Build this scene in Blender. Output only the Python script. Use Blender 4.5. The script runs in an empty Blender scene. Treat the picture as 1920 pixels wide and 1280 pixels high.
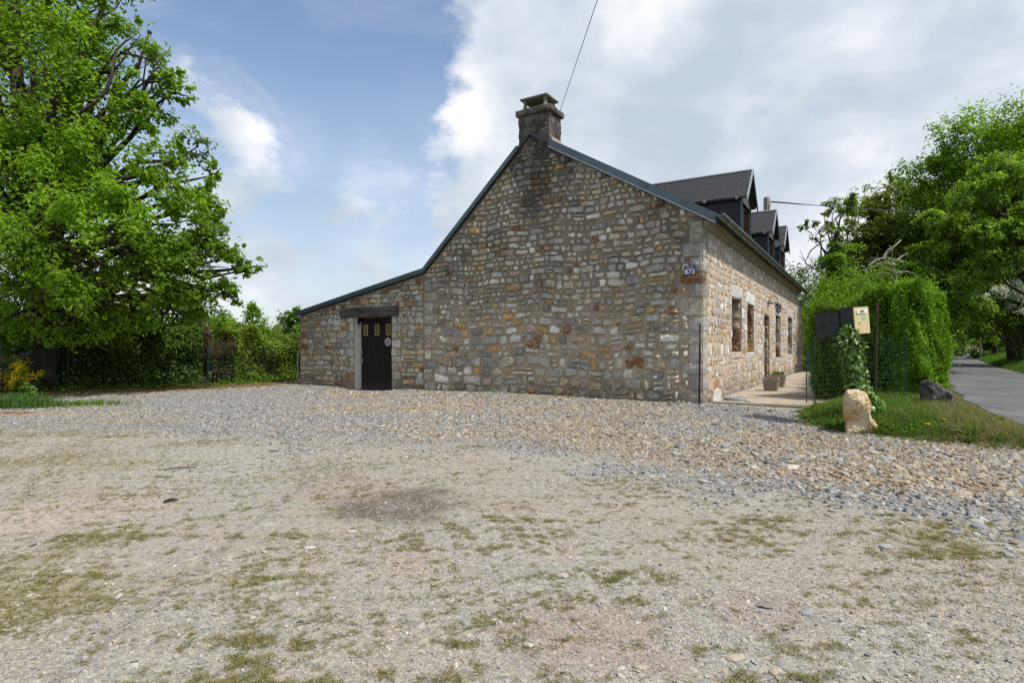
import bpy, math, random
import numpy as np
from mathutils import Vector, Matrix
C = bpy.context
S = C.scene
R = math.radians
rng = np.random.default_rng(7)
random.seed(7)

# ------------------------------------------------------------------ camera
F = 1095.0; HORIZON = 652.0; EYE = 1.25
cam_d = bpy.data.cameras.new('camera'); cam = bpy.data.objects.new('camera', cam_d)
S.collection.objects.link(cam)
cam.location = (0, 0, EYE); cam.rotation_euler = (R(90), 0, 0)
cam_d.sensor_width = 36.0; cam_d.lens = F / 1920 * 36.0
cam_d.shift_y = (HORIZON - 640.0) / 1920
cam_d.clip_start = 0.05; cam_d.clip_end = 3000
S.camera = cam
S.render.resolution_x = 1024; S.render.resolution_y = 682

# ------------------------------------------------------------------ sun, sky, exposure
SUN_AZ = math.atan2(-.523, .852) + R(-1.3)      # direction towards the sun in the ground plane
SUN_EL = R(57)
sun_vec = Vector((math.cos(SUN_EL) * math.cos(SUN_AZ), math.cos(SUN_EL) * math.sin(SUN_AZ), math.sin(SUN_EL)))
sun_d = bpy.data.lights.new('sun', 'SUN'); sun = bpy.data.objects.new('sun', sun_d)
S.collection.objects.link(sun)
sun.rotation_euler = sun_vec.to_track_quat('Z', 'Y').to_euler()
sun_d.energy = 3.7; sun_d.angle = R(0.53); sun_d.color = (1.0, 0.955, 0.88)

world = bpy.data.worlds.new('World'); S.world = world; world.use_nodes = True
wn = world.node_tree.nodes; wl = world.node_tree.links; wn.clear()
SKY_STRENGTH = 0.1


def NW(kind, **kw):
    n = wn.new(kind)
    for k, v in kw.items():
        setattr(n, k, v)
    return n


def wmath(op, a, b=None, c=None, clamp=False):
    n = NW('ShaderNodeMath', operation=op); n.use_clamp = clamp
    for i, v in enumerate((a, b, c)):
        if v is None: continue
        if hasattr(v, 'is_output'): wl.new(v, n.inputs[i])
        else: n.inputs[i].default_value = v
    return n.outputs[0]


def wramp(v, lo, hi, smooth=True):
    n = NW('ShaderNodeMapRange', interpolation_type='SMOOTHSTEP' if smooth else 'LINEAR')
    n.inputs[1].default_value = lo; n.inputs[2].default_value = hi
    wl.new(v, n.inputs[0]); return n.outputs[0]


sky = NW('ShaderNodeTexSky', sky_type='NISHITA')
sky.sun_disc = False; sky.sun_elevation = SUN_EL
sky.sun_rotation = math.pi / 2 - SUN_AZ
sky.air_density = 1.0; sky.dust_density = 1.4; sky.ozone_density = 1.6
tc = NW('ShaderNodeTexCoord')
DIR = tc.outputs['Generated']


def wnoise(scale, detail, rough, loc=(0, 0, 0), stretch=(1, 1, 1.6), dist=0.0):
    m = NW('ShaderNodeMapping'); m.inputs['Location'].default_value = loc; m.inputs['Scale'].default_value = stretch
    wl.new(DIR, m.inputs['Vector'])
    n = NW('ShaderNodeTexNoise'); n.inputs['Scale'].default_value = scale
    n.inputs['Detail'].default_value = detail; n.inputs['Roughness'].default_value = rough
    n.inputs['Distortion'].default_value = dist
    wl.new(m.outputs[0], n.inputs['Vector']); return n.outputs[0]


def wblob(px, py, a_in, a_out):
    """soft patch of sky around the direction seen at (px, py): 1 inside a_in degrees, 0 beyond a_out"""
    d = Vector(((px - 960) / F, 1, (HORIZON - py) / F)).normalized()
    n = NW('ShaderNodeVectorMath', operation='DOT_PRODUCT'); wl.new(DIR, n.inputs[0]); n.inputs[1].default_value = d
    return wramp(n.outputs['Value'], math.cos(R(a_out)), math.cos(R(a_in)))


big = wnoise(2.3, 9, .56, (3.1, .4, 1.7), dist=.25)
fine = wnoise(7.5, 8, .58, (1.1, 2.4, .7))
puff = wnoise(5.0, 8, .55, (7.4, 1.2, 3.3), dist=.3)
dens = wmath('ADD', wmath('MULTIPLY', wmath('SUBTRACT', big, .5), 1.55), wmath('ADD', wmath('MULTIPLY', wmath('SUBTRACT', fine, .5), .75), .5))
# clear patches and cloud banks of this afternoon
for px, py, ai, ao, w in ((560, 40, 2, 24, -.26), (700, 170, 0, 12, -.12), (430, 100, 1, 14, -.10), (640, 300, 0, 12, -.05),
                          (1250, 150, 6, 30, .20), (1560, 280, 6, 30, .20), (960, 210, 0, 12, .14), (450, 380, 1, 16, .16), (870, 400, 2, 14, .12), (370, 210, 0, 10, .12), (690, 335, 0, 5, .14), (520, 265, 0, 6, .14), (790, 310, 0, 3, .12)):
    dens = wmath('ADD', dens, wmath('MULTIPLY', wblob(px, py, ai, ao), w))
mask = wramp(dens, .43, .69)
thin = wmath('MULTIPLY', wramp(wnoise(3.2, 7, .6, (.3, 5.2, 2.2), (1, 1, 2.0), .8), .34, .74), .56)
# pale veil towards the horizon
sep = NW('ShaderNodeSeparateXYZ'); wl.new(DIR, sep.inputs[0])
veil = wmath('MULTIPLY', wramp(sep.outputs['Z'], .50, .02), .62)
mask = wmath('MAXIMUM', mask, wmath('MAXIMUM', thin, veil), clamp=True)
shade = wmath('ADD', wmath('MULTIPLY', puff, .75), wmath('MULTIPLY', fine, .25))
for px, py, ai, ao, w in ((840, 180, 1, 6, .15), (1230, 20, 1, 6, .17), (530, 270, 0, 5, .16), (695, 330, 0, 4, .16), (790, 320, 0, 3, .14), (1350, 210, 2, 12, -.09),
                          (1700, 330, 3, 16, .03), (850, 250, 1, 4, .08), (480, 400, 1, 9, -.06), (1650, 120, 2, 8, -.05)):
    shade = wmath('ADD', shade, wmath('MULTIPLY', wblob(px, py, ai, ao), w))
cr = NW('ShaderNodeValToRGB')
cr.color_ramp.elements[0].position = .36; cr.color_ramp.elements[0].color = (.50, .575, .665, 1)
cr.color_ramp.elements[1].position = .70; cr.color_ramp.elements[1].color = (.96, .965, .97, 1)
e = cr.color_ramp.elements.new(.52); e.color = (.66, .72, .79, 1)
wl.new(shade, cr.inputs[0])
cs = NW('ShaderNodeVectorMath', operation='SCALE'); cs.inputs['Scale'].default_value = .86 / SKY_STRENGTH
wl.new(cr.outputs[0], cs.inputs[0])
hs = NW('ShaderNodeVectorMath', operation='MULTIPLY'); hs.inputs[1].default_value = (1.52, 1.47, 1.42)
wl.new(sky.outputs[0], hs.inputs[0])
mx = NW('ShaderNodeMix', data_type='RGBA'); wl.new(mask, mx.inputs[0]); wl.new(hs.outputs[0], mx.inputs[6]); wl.new(cs.outputs[0], mx.inputs[7])
bg = NW('ShaderNodeBackground'); bg.inputs[1].default_value = SKY_STRENGTH
wl.new(mx.outputs[2], bg.inputs[0])
wo = NW('ShaderNodeOutputWorld'); wl.new(bg.outputs[0], wo.inputs[0])
world.cycles.sampling_method = 'MANUAL'; world.cycles.sample_map_resolution = 512

S.view_settings.view_transform = 'Standard'; S.view_settings.look = 'None'
S.view_settings.gamma = 1.0; S.view_settings.use_curve_mapping = False
S.view_settings.exposure = 0.36
S.render.engine = 'CYCLES'
S.cycles.use_denoising = False
S.cycles.max_bounces = 6; S.cycles.diffuse_bounces = 3; S.cycles.glossy_bounces = 2
S.cycles.transmission_bounces = 4; S.cycles.transparent_max_bounces = 6
S.cycles.caustics_reflective = False; S.cycles.caustics_refractive = False

# ------------------------------------------------------------------ materials


class Mat:
    def __init__(self, name):
        self.m = bpy.data.materials.new(name); self.m.use_nodes = True
        self.n = self.m.node_tree.nodes; self.l = self.m.node_tree.links
        self.b = self.n['Principled BSDF']; self.out = self.n['Material Output']
        self.b.inputs['Specular IOR Level'].default_value = .3

    def new(self, kind, **kw):
        n = self.n.new(kind)
        for k, v in kw.items(): setattr(n, k, v)
        return n

    def put(self, sock, v):
        if hasattr(v, 'is_output'): self.l.new(v, sock)
        elif isinstance(v, (tuple, list)) and len(v) == 3 and sock.type == 'RGBA': sock.default_value = (*v, 1)
        else: sock.default_value = v

    def set(self, **kw):
        names = dict(color='Base Color', rough='Roughness', metal='Metallic', normal='Normal', spec='Specular IOR Level')
        for k, v in kw.items(): self.put(self.b.inputs[names[k]], v)
        return self

    def coord(self, obj=None):
        n = self.new('ShaderNodeTexCoord')
        if obj is not None:
            n.object = obj
            return n.outputs['Object']
        return self.new('ShaderNodeNewGeometry').outputs['Position']

    def noise(self, co, scale, detail=4, rough=.55, stretch=None, loc=None):
        if stretch or loc:
            m = self.new('ShaderNodeMapping'); m.inputs['Scale'].default_value = stretch or (1, 1, 1)
            m.inputs['Location'].default_value = loc or (0, 0, 0)
            self.l.new(co, m.inputs[0]); co = m.outputs[0]
        n = self.new('ShaderNodeTexNoise'); n.inputs['Scale'].default_value = scale
        n.inputs['Detail'].default_value = detail; n.inputs['Roughness'].default_value = rough
        self.l.new(co, n.inputs['Vector']); return n.outputs[0]

    def voro(self, co, scale, feature='F1', rnd=1.0):
        n = self.new('ShaderNodeTexVoronoi', feature=feature); n.inputs['Scale'].default_value = scale
        n.inputs['Randomness'].default_value = rnd
        self.l.new(co, n.inputs['Vector']); return n

    def math(self, op, a, b=0.0, clamp=False):
        n = self.new('ShaderNodeMath', operation=op); n.use_clamp = clamp
        self.put(n.inputs[0], a); self.put(n.inputs[1], b); return n.outputs[0]

    def ss(self, v, lo, hi):
        n = self.new('ShaderNodeMapRange', interpolation_type='SMOOTHSTEP')
        n.inputs[1].default_value = lo; n.inputs[2].default_value = hi
        self.l.new(v, n.inputs[0]); return n.outputs[0]

    def lin(self, v, lo, hi, a, b):
        n = self.new('ShaderNodeMapRange')
        n.inputs[1].default_value = lo; n.inputs[2].default_value = hi; n.inputs[3].default_value = a; n.inputs[4].default_value = b
        self.l.new(v, n.inputs[0]); return n.outputs[0]

    def mix(self, f, a, b, mode='MIX'):
        n = self.new('ShaderNodeMix', data_type='RGBA', blend_type=mode)
        self.put(n.inputs[0], f); self.put(n.inputs[6], a); self.put(n.inputs[7], b); return n.outputs[2]

    def scale(self, col, f):
        n = self.new('ShaderNodeVectorMath', operation='SCALE')
        self.put(n.inputs[0], col); self.put(n.inputs['Scale'], f); return n.outputs[0]

    def attr(self, name, typ='GEOMETRY', out='Color'):
        n = self.new('ShaderNodeAttribute', attribute_name=name, attribute_type=typ); return n.outputs[out]

    def bump(self, h, strength=.5, dist=.01, normal=None):
        n = self.new('ShaderNodeBump'); n.inputs['Strength'].default_value = strength; n.inputs['Distance'].default_value = dist
        self.l.new(h, n.inputs['Height'])
        if normal is not None: self.l.new(normal, n.inputs['Normal'])
        return n.outputs[0]


MATS = {}


def simple(name, col, rough=.6, metal=0.0, var=.25, scale=12, bump=.0, dist=.004, spec=.3):
    if name in MATS: return MATS[name]
    M = Mat(name); co = M.coord()
    nz = M.noise(co, scale, 5, .6)
    c = M.scale(tuple(col), M.lin(nz, .3, .7, 1 - var, 1 + var))
    if name in ('zinc_sheet', 'weathered_gutter'): c = M.mix(M.math('MULTIPLY', M.ss(M.noise(co, 14, 6, .75), .55, .68), .5), c, (.20, .20, .17))     # lichen and dust
    M.set(color=c, rough=rough, metal=metal, spec=spec)
    if bump: M.set(normal=M.bump(M.noise(co, scale * 4, 5, .6), bump, dist))
    MATS[name] = M.m; return M.m


def leaf_mat(name, transl=.38, gloss=.06, rough=.45):
    M = Mat(name); M.n.remove(M.b)
    col = M.attr('tint')
    geo = M.new('ShaderNodeNewGeometry')
    d = M.new('ShaderNodeBsdfDiffuse'); M.l.new(col, d.inputs[0])
    t = M.new('ShaderNodeBsdfTranslucent'); M.l.new(M.mix(1.0, col, (1.25, 1.25, .55), 'MULTIPLY'), t.inputs[0])
    g = M.new('ShaderNodeBsdfGlossy'); g.inputs['Roughness'].default_value = rough; g.inputs[0].default_value = (.8, .85, .8, 1)
    m1 = M.new('ShaderNodeMixShader'); m1.inputs[0].default_value = transl; M.l.new(d.outputs[0], m1.inputs[1]); M.l.new(t.outputs[0], m1.inputs[2])
    m2 = M.new('ShaderNodeMixShader'); m2.inputs[0].default_value = gloss; M.l.new(m1.outputs[0], m2.inputs[1]); M.l.new(g.outputs[0], m2.inputs[2])
    M.l.new(m2.outputs[0], M.out.inputs[0]); return M.m


LEAF = leaf_mat('leaf', .54, .014)
LEAF_IVY = leaf_mat('ivy_leaf', .30, .045, .4)
LEAF_CONIFER = leaf_mat('conifer_spray', .35, .015, .5)
PETAL = leaf_mat('petal', .3, .02, .6)


def bark_mat(name, col, ivy=False):
    M = Mat(name); co = M.coord()
    a = M.noise(co, 7, 6, .65, stretch=(1, 1, .25)); b = M.noise(co, 1.7, 4)
    c = M.mix(M.ss(a, .35, .7), tuple(x * .45 for x in col), tuple(x * 1.3 for x in col))
    c = M.mix(M.math('MULTIPLY', M.ss(b, .5, .75), .45), c, (.10, .12, .05))
    M.set(color=c, rough=.9, normal=M.bump(a, .9, .03)); return M.m


BARK = bark_mat('oak_bark', (.050, .040, .029))
BARK_PALE = bark_mat('grey_bark', (.20, .18, .15))
DEADWOOD = bark_mat('dead_wood', (.42, .38, .33))

# ------------------------------------------------------------------ mesh helpers


def link(o):
    S.collection.objects.link(o); return o


def props(o, label=None, cat=None, group=None, kind=None):
    if label: o['label'] = label
    if cat: o['category'] = cat
    if group: o['group'] = group
    if kind: o['kind'] = kind
    return o


def empty(name, loc=(0, 0, 0), rz=0.0, **kw):
    o = link(bpy.data.objects.new(name, None)); o.location = loc; o.rotation_euler = (0, 0, rz)
    o.empty_display_size = .2
    return props(o, **kw)


def raw_mesh(name, V, faces_flat, counts, mat=None, tint=None, tint_dom='POINT', smooth=False):
    V = np.asarray(V, np.float32); faces_flat = np.asarray(faces_flat, np.int32); counts = np.asarray(counts, np.int32)
    me = bpy.data.meshes.new(name)
    me.vertices.add(len(V)); me.vertices.foreach_set('co', V.ravel())
    me.loops.add(len(faces_flat)); me.loops.foreach_set('vertex_index', faces_flat)
    me.polygons.add(len(counts))
    starts = np.zeros(len(counts), np.int32); starts[1:] = np.cumsum(counts)[:-1]
    me.polygons.foreach_set('loop_start', starts)
    me.update(calc_edges=True)
    me.polygons.foreach_set('use_smooth', np.full(len(counts), bool(smooth)))
    if tint is not None:
        tint = np.asarray(tint, np.float32)
        if tint.ndim == 1: tint = np.tile(tint, (len(V) if tint_dom == 'POINT' else len(counts), 1))
        if tint.shape[1] == 3: tint = np.concatenate([tint, np.ones((len(tint), 1), np.float32)], 1)
        a = me.attributes.new('tint', 'FLOAT_COLOR', tint_dom); a.data.foreach_set('color', tint.ravel())
    if mat: me.materials.append(mat)
    return me


def obj(name, me, parent=None, **kw):
    o = link(bpy.data.objects.new(name, me))
    if parent is not None: o.parent = parent
    return props(o, **kw)


class MB:
    """collects boxes, tubes, prisms; build() links them as one mesh"""

    def __init__(self): self.V = []; self.Fc = []; self.T = []

    def add(self, verts, faces, tint=None):
        o = len(self.V); self.V += [tuple(v) for v in verts]
        for f in faces:
            self.Fc.append([i + o for i in f]); self.T.append(tint if tint is not None else (.3, .3, .3))
        return self

    def box(self, x0, x1, y0, y1, z0, z1, M=None, tint=None, jit=0.0):
        v = [Vector((x, y, z)) for z in (z0, z1) for y in (y0, y1) for x in (x0, x1)]
        if jit: v = [p + Vector((random.uniform(-jit, jit) for _ in range(3))) for p in v]
        if M is not None: v = [M @ p for p in v]
        return self.add(v, [(0, 2, 3, 1), (4, 5, 7, 6), (0, 1, 5, 4), (2, 6, 7, 3), (0, 4, 6, 2), (1, 3, 7, 5)], tint)

    def hexa(self, v, tint=None):
        return self.add(v, [(0, 2, 3, 1), (4, 5, 7, 6), (0, 1, 5, 4), (2, 6, 7, 3), (0, 4, 6, 2), (1, 3, 7, 5)], tint)

    def tube(self, pts, radii, n=6, cap=True, tint=None, arc=None):
        pts = [Vector(p) for p in pts]
        if not hasattr(radii, '__len__'): radii = [radii] * len(pts)
        rings = []; up = Vector((0, 0, 1))
        t0 = (pts[1] - pts[0]).normalized()
        a = t0.cross(up) if abs(t0.z) < .95 else t0.cross(Vector((1, 0, 0)))
        a.normalize()
        for i, p in enumerate(pts):
            t = (pts[min(i + 1, len(pts) - 1)] - pts[max(i - 1, 0)])
            t = t.normalized() if t.length > 1e-9 else t0
            a = (a - t * a.dot(t)).normalized(); b = t.cross(a)
            rings.append([p + (a * math.cos(2 * math.pi * k / n) + b * math.sin(2 * math.pi * k / n)) * radii[i] for k in range(n)])
        vs = [v for r in rings for v in r]; fs = []
        for i in range(len(pts) - 1):
            for k in range(n):
                fs.append((i * n + k, i * n + (k + 1) % n, (i + 1) * n + (k + 1) % n, (i + 1) * n + k))
        if cap:
            fs.append(tuple(range(n))[::-1]); fs.append(tuple((len(pts) - 1) * n + k for k in range(n)))
        return self.add(vs, fs, tint)

    def lathe(self, c, prof, n=16, M=None, tint=None):
        vs = []
        for r, z in prof:
            for k in range(n):
                p = Vector((c[0] + r * math.cos(2 * math.pi * k / n), c[1] + r * math.sin(2 * math.pi * k / n), c[2] + z))
                vs.append(M @ p if M is not None else p)
        fs = []
        for i in range(len(prof) - 1):
            for k in range(n): fs.append((i * n + k, i * n + (k + 1) % n, (i + 1) * n + (k + 1) % n, (i + 1) * n + k))
        fs.append(tuple(range(n))[::-1]); fs.append(tuple((len(prof) - 1) * n + k for k in range(n)))
        return self.add(vs, fs, tint)

    def mesh(self, name, mat, tint=False, smooth=False):
        flat = [i for f in self.Fc for i in f]; cnt = [len(f) for f in self.Fc]
        return raw_mesh(name, self.V, flat, cnt, mat, np.array(self.T) if tint else None, 'FACE', smooth)

    def build(self, name, mat, parent=None, tint=False, smooth=False, bevel=0.0, **kw):
        o = obj(name, self.mesh(name, mat, tint, smooth), parent, **kw)
        if bevel:
            b = o.modifiers.new('bevel', 'BEVEL'); b.width = bevel; b.segments = 2; b.limit_method = 'ANGLE'; b.angle_limit = R(40)
        return o


_nd = rng.normal(size=(14, 3)); _nd /= np.linalg.norm(_nd, axis=1)[:, None]
_np_ = rng.uniform(0, 6.28, 14); _nf = np.geomspace(1.0, 3.6, 14)


def nz3(p, scale=1.0):
    """cheap smooth noise, about -1..1"""
    p = np.atleast_2d(p) * scale
    return (np.sin(p @ (_nd * _nf[:, None]).T * 2.2 + _np_)).sum(1) / 5.0


def nz2(x, y, scale=1.0, seed=0.0):
    p = np.stack([np.asarray(x, float), np.asarray(y, float), np.full(np.shape(x), seed * 3.77)], -1)
    return nz3(p.reshape(-1, 3), scale).reshape(np.shape(x))


def sstep(v, a, b):
    t = np.clip((v - a) / (b - a), 0, 1); return t * t * (3 - 2 * t)


def P(px, py, Z): return Vector(((px - 960) / F * Z, Z, EYE - (py - HORIZON) / F * Z))


# ------------------------------------------------------------------ plan of the place (metres, camera above the origin looking along +Y)
HX, HY = 4.263, 13.04
HANG = math.atan2(.852, .523)
DV = np.array((.523, .852)); GV = np.array((-.852, .523))


def to_house(x, y):
    dx = np.asarray(x) - HX; dy = np.asarray(y) - HY
    return dx * .523 + dy * .852, -dx * .852 + dy * .523       # t along the long wall, s along the gable (inwards)


def from_house(t, s): return HX + .523 * t - .852 * s, HY + .852 * t + .523 * s


ROAD = [(5.2, 1.0), (8.9, 7.4), (12.0, 12.8), (22.3, 27.6), (37.0, 48), (66, 86.5), (104, 137), (158, 209), (260, 345)]
ROAD_W = 3.2


def road_dist(x, y):
    x = np.asarray(x, float); y = np.asarray(y, float); best = np.full(np.shape(x), 1e9); side = np.zeros(np.shape(x))
    for (ax, ay), (bx, by) in zip(ROAD[:-1], ROAD[1:]):
        ux, uy = bx - ax, by - ay; L2 = ux * ux + uy * uy
        t = np.clip(((x - ax) * ux + (y - ay) * uy) / L2, 0, 1)
        ex, ey = x - ax - t * ux, y - ay - t * uy; d = np.hypot(ex, ey)
        s = np.sign(ux * ey - uy * ex); m = d < best; best = np.where(m, d, best); side = np.where(m, s, side)
    return best, side      # side +1: left of the road


def poly_sd(x, y, poly):
    """signed distance, negative inside"""
    x = np.asarray(x, float); y = np.asarray(y, float); d = np.full(np.shape(x), 1e9); ins = np.zeros(np.shape(x), bool)
    n = len(poly)
    for i in range(n):
        ax, ay = poly[i]; bx, by = poly[(i + 1) % n]
        ux, uy = bx - ax, by - ay
        t = np.clip(((x - ax) * ux + (y - ay) * uy) / (ux * ux + uy * uy + 1e-12), 0, 1)
        d = np.minimum(d, np.hypot(x - ax - t * ux, y - ay - t * uy))
        c = ((ay > y) != (by > y)) & (x < (bx - ax) * (y - ay) / (by - ay + 1e-12) + ax); ins ^= c
    return np.where(ins, -d, d)


VERGE = [(5.35, 11.0), (4.70, 9.4), (4.80, 8.55), (5.3, 7.95), (5.6, 7.35), (6.05, 6.7), (6.75, 6.6), (7.55, 8.4), (10.6, 13.6), (20.9, 28.6),
         (36, 49.5), (30, 52), (18, 33), (15.0, 26.3), (9.2, 16.6), (6.75, 12.6), (6.2, 11.9)]
YARD_FAR = [(-60, 4), (-30, 12.5), (-14.5, 16.7), (-11.3, 18.9), (-9, 21.2), (-8.0, 23.2), (-2, 24), (4, 14), (5.0, 12.5), (6.3, 11.5), (7, 9), (5.6, 3), (4.5, -4), (3, -30), (-60, -30)]


def ground_z(x, y):
    x = np.asarray(x, float); y = np.asarray(y, float)
    d = .6 * x + .8 * y
    far = np.hypot(x, y)
    z = .00011 * np.maximum(0, d - 60) ** 2
    z = np.minimum(z, 14.0)
    near = sstep(far, 45, 25)
    z = z + near * (.022 * nz2(x, y, .22, 1) + .010 * nz2(x, y, .9, 2))
    z = z + .085 * sstep(poly_sd(x, y, VERGE), .25, -.6) * sstep(far, 40, 25)
    t, s = to_house(x, y)
    z = z - .11 * np.exp(-(((s - 10.15) / 1.15) ** 4)) * np.exp(-((t + .1) / .9) ** 2)
    z = z + .055 * np.exp(-(((s - 4.2) / 2.6) ** 2)) * np.exp(-((t + .3) / 1.1) ** 2)
    z = z - .16 * sstep(t, .25, .55) * sstep(t, 22.2, 21.4) * sstep(s, -2.75, -2.4) * sstep(s, .4, .1)
    return z


def gz(x, y): return float(ground_z(np.array([x]), np.array([y]))[0])


def coarse_mask(x, y):
    zb = np.interp(x, [-20, -8.7, -5, -2.5, 0, 1.26, 2.4, 3.55, 6, 9], [10.7, 9.9, 8.6, 7.45, 6.85, 5.75, 4.95, 4.05, 3.2, 2.6])
    m = sstep(np.asarray(y) - zb + .7 * nz2(x, y, .8, 5) + .35 * nz2(x, y, 3.0, 6), -1.3, 1.3)
    sd = poly_sd(x, y, YARD_FAR)
    m = m * sstep(sd + .35 * nz2(x, y, 1.2, 8), .2, -.5)
    left = sstep(np.asarray(x, float), -6.8, -8.6)
    m = m * (1 - left * sstep(sd + .6 * nz2(x, y, 1.1, 9), -4.3, -2.6))
    return m


def tan_mask(x, y):
    """how far the crushed stone is the ochre sort rather than the grey one"""
    x = np.asarray(x, float); y = np.asarray(y, float)
    zb = np.interp(x, [-20, -8.7, -5, -2.5, 0, 1.26, 2.4, 3.55, 6], [10.7, 9.9, 8.9, 7.75, 7.15, 6.15, 5.4, 4.6, 3.6])
    band = sstep(y - zb, -.45, 1.1)
    m = band * sstep(x + .35 * (y - 10), -5.4, -2.2)
    m = m * (1 - .75 * sstep(x, 2.2, 4.4) * sstep(y, 9.2, 10.6))
    patch = np.exp(-(((x + 8.6) / 1.9) ** 2 + ((y - 11.3) / .35) ** 2)) + np.exp(-(((x + 6.6) / 1.3) ** 2 + ((y - 10.0) / .3) ** 2)) + np.exp(-(((x + 9.7) / 1.2) ** 2 + ((y - 12.6) / .35) ** 2))
    return np.clip(.9 * m * (.72 + .45 * nz2(x, y, .5, 3)) + 1.2 * patch, 0, 1)


def moss_mask(x, y):
    x = np.asarray(x, float); y = np.asarray(y, float)
    m = .75 * np.exp(-(((x + 6.2) / 3.4) ** 2 + ((y - 8.9) / 1.0) ** 2)) + .6 * np.exp(-(((x + 5.2) / 2.2) ** 2 + ((y - 6.6) / 1.1) ** 2))
    m = m + .70 * sstep(-x, .5, 2.4) * sstep(y, 5.2, 3.2) + .45 * np.exp(-(((x - 2.0) / 1.3) ** 2 + ((y - 4.0) / .9) ** 2))
    m = m + .35 * np.exp(-(((x - 1.0) / 2.5) ** 2 + ((y - 6.3) / .35) ** 2)) + .5 * np.exp(-(((x - 4.6) / 1.2) ** 2 + ((y - 5.6) / .9) ** 2))
    m = m + .27
    return np.clip(m * (.75 + .9 * nz2(x, y, .9, 11)), 0, 1) * (1 - .8 * coarse_mask(x, y))


# ------------------------------------------------------------------ ground


def axis(lo, hi, step, far, n):
    core = np.arange(lo, hi + 1e-6, step)
    k = np.geomspace(step * 1.5, far, n)
    return np.concatenate([(lo - k)[::-1], core, hi + k])


gx = axis(-17, 13, .2, 1100, 34); gy = axis(-4, 25, .2, 1300, 34)
GX, GY = np.meshgrid(gx, gy)
GZ = ground_z(GX, GY)
nxx, nyy = len(gx), len(gy)
idx = np.arange(nxx * nyy).reshape(nyy, nxx)
quads = np.stack([idx[:-1, :-1], idx[:-1, 1:], idx[1:, 1:], idx[1:, :-1]], -1).reshape(-1, 4)
yard_sd = poly_sd(GX, GY, YARD_FAR)
verge_sd = poly_sd(GX, GY, VERGE)
grass_z = np.clip(.5 + np.maximum(yard_sd, -verge_sd) / 1.2, 0, 1)
zone = np.stack([coarse_mask(GX, GY), grass_z, moss_mask(GX, GY), tan_mask(GX, GY)], -1).reshape(-1, 4)

G = Mat('yard_ground'); co = G.coord()
za = G.new('ShaderNodeAttribute', attribute_name='tint', attribute_type='GEOMETRY')
zs = G.new('ShaderNodeSeparateColor'); G.l.new(za.outputs['Color'], zs.inputs[0])
zc, zg, zm, zt = zs.outputs[0], zs.outputs[1], zs.outputs[2], za.outputs['Alpha']
n1 = G.noise(co, .45, 5, .6); n2 = G.noise(co, 2.2, 6, .65, loc=(9, 3, 0)); n3 = G.noise(co, 11, 6, .7); n4 = G.noise(co, 60, 4, .7)
v1 = G.voro(co, 55); v2 = G.voro(co, 130); v3 = G.voro(co, 24)
base = G.mix(G.ss(n1, .40, .62), (.292, .262, .212), (.296, .282, .242))
base = G.mix(G.math('MULTIPLY', G.ss(n2, .52, .72), .55), base, (.34, .265, .215))
# trodden dark patch with fresh chippings in its middle
sp = G.new('ShaderNodeVectorMath', operation='DISTANCE'); G.l.new(co, sp.inputs[0]); sp.inputs[1].default_value = (-.93, 4.72, 0)
spd = G.math('ADD', sp.outputs['Value'], G.math('MULTIPLY', G.math('SUBTRACT', n2, .5), .9))
base = G.mix(G.math('MULTIPLY', G.ss(spd, .72, .32), .9), base, (.105, .082, .063))
base = G.mix(G.math('MULTIPLY', G.ss(spd, .25, .05), .3), base, (.26, .24, .21))
for (sx, sy, rad, colr) in ((-1.5, 5.3, .7, (.30, .225, .185)), (.05, 4.6, .25, (.30, .22, .165)), (-.6, 3.35, .22, (.30, .225, .17)), (.35, 2.55, .5, (.27, .20, .165)), (1.2, 2.7, .35, (.26, .20, .17)), (-3.4, 4.6, .9, (.38, .31, .25)), (-14.2, 14.3, 2.3, (.21, .165, .105)), (-11.6, 16.4, 2.0, (.21, .165, .105)), (-9.4, 18.6, 1.7, (.22, .17, .11)), (-16.6, 13.0, 2.3, (.23, .19, .12))):
    sp = G.new('ShaderNodeVectorMath', operation='DISTANCE'); G.l.new(co, sp.inputs[0]); sp.inputs[1].default_value = (sx, sy, 0)
    sd_ = G.math('ADD', sp.outputs['Value'], G.math('MULTIPLY', G.math('SUBTRACT', n2, .5), rad * 2.2))
    base = G.mix(G.math('MULTIPLY', G.ss(sd_, rad, rad * .4), .6), base, colr)
coarse_c = G.mix(G.ss(zt, .25, .75), (.22, .218, .21), (.25, .205, .145))
zc2 = G.ss(G.math('ADD', zc, G.math('MULTIPLY', G.math('SUBTRACT', n2, .5), .5)), .3, .7)
base = G.mix(G.math('MULTIPLY', zc2, .85), base, coarse_c)
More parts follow.
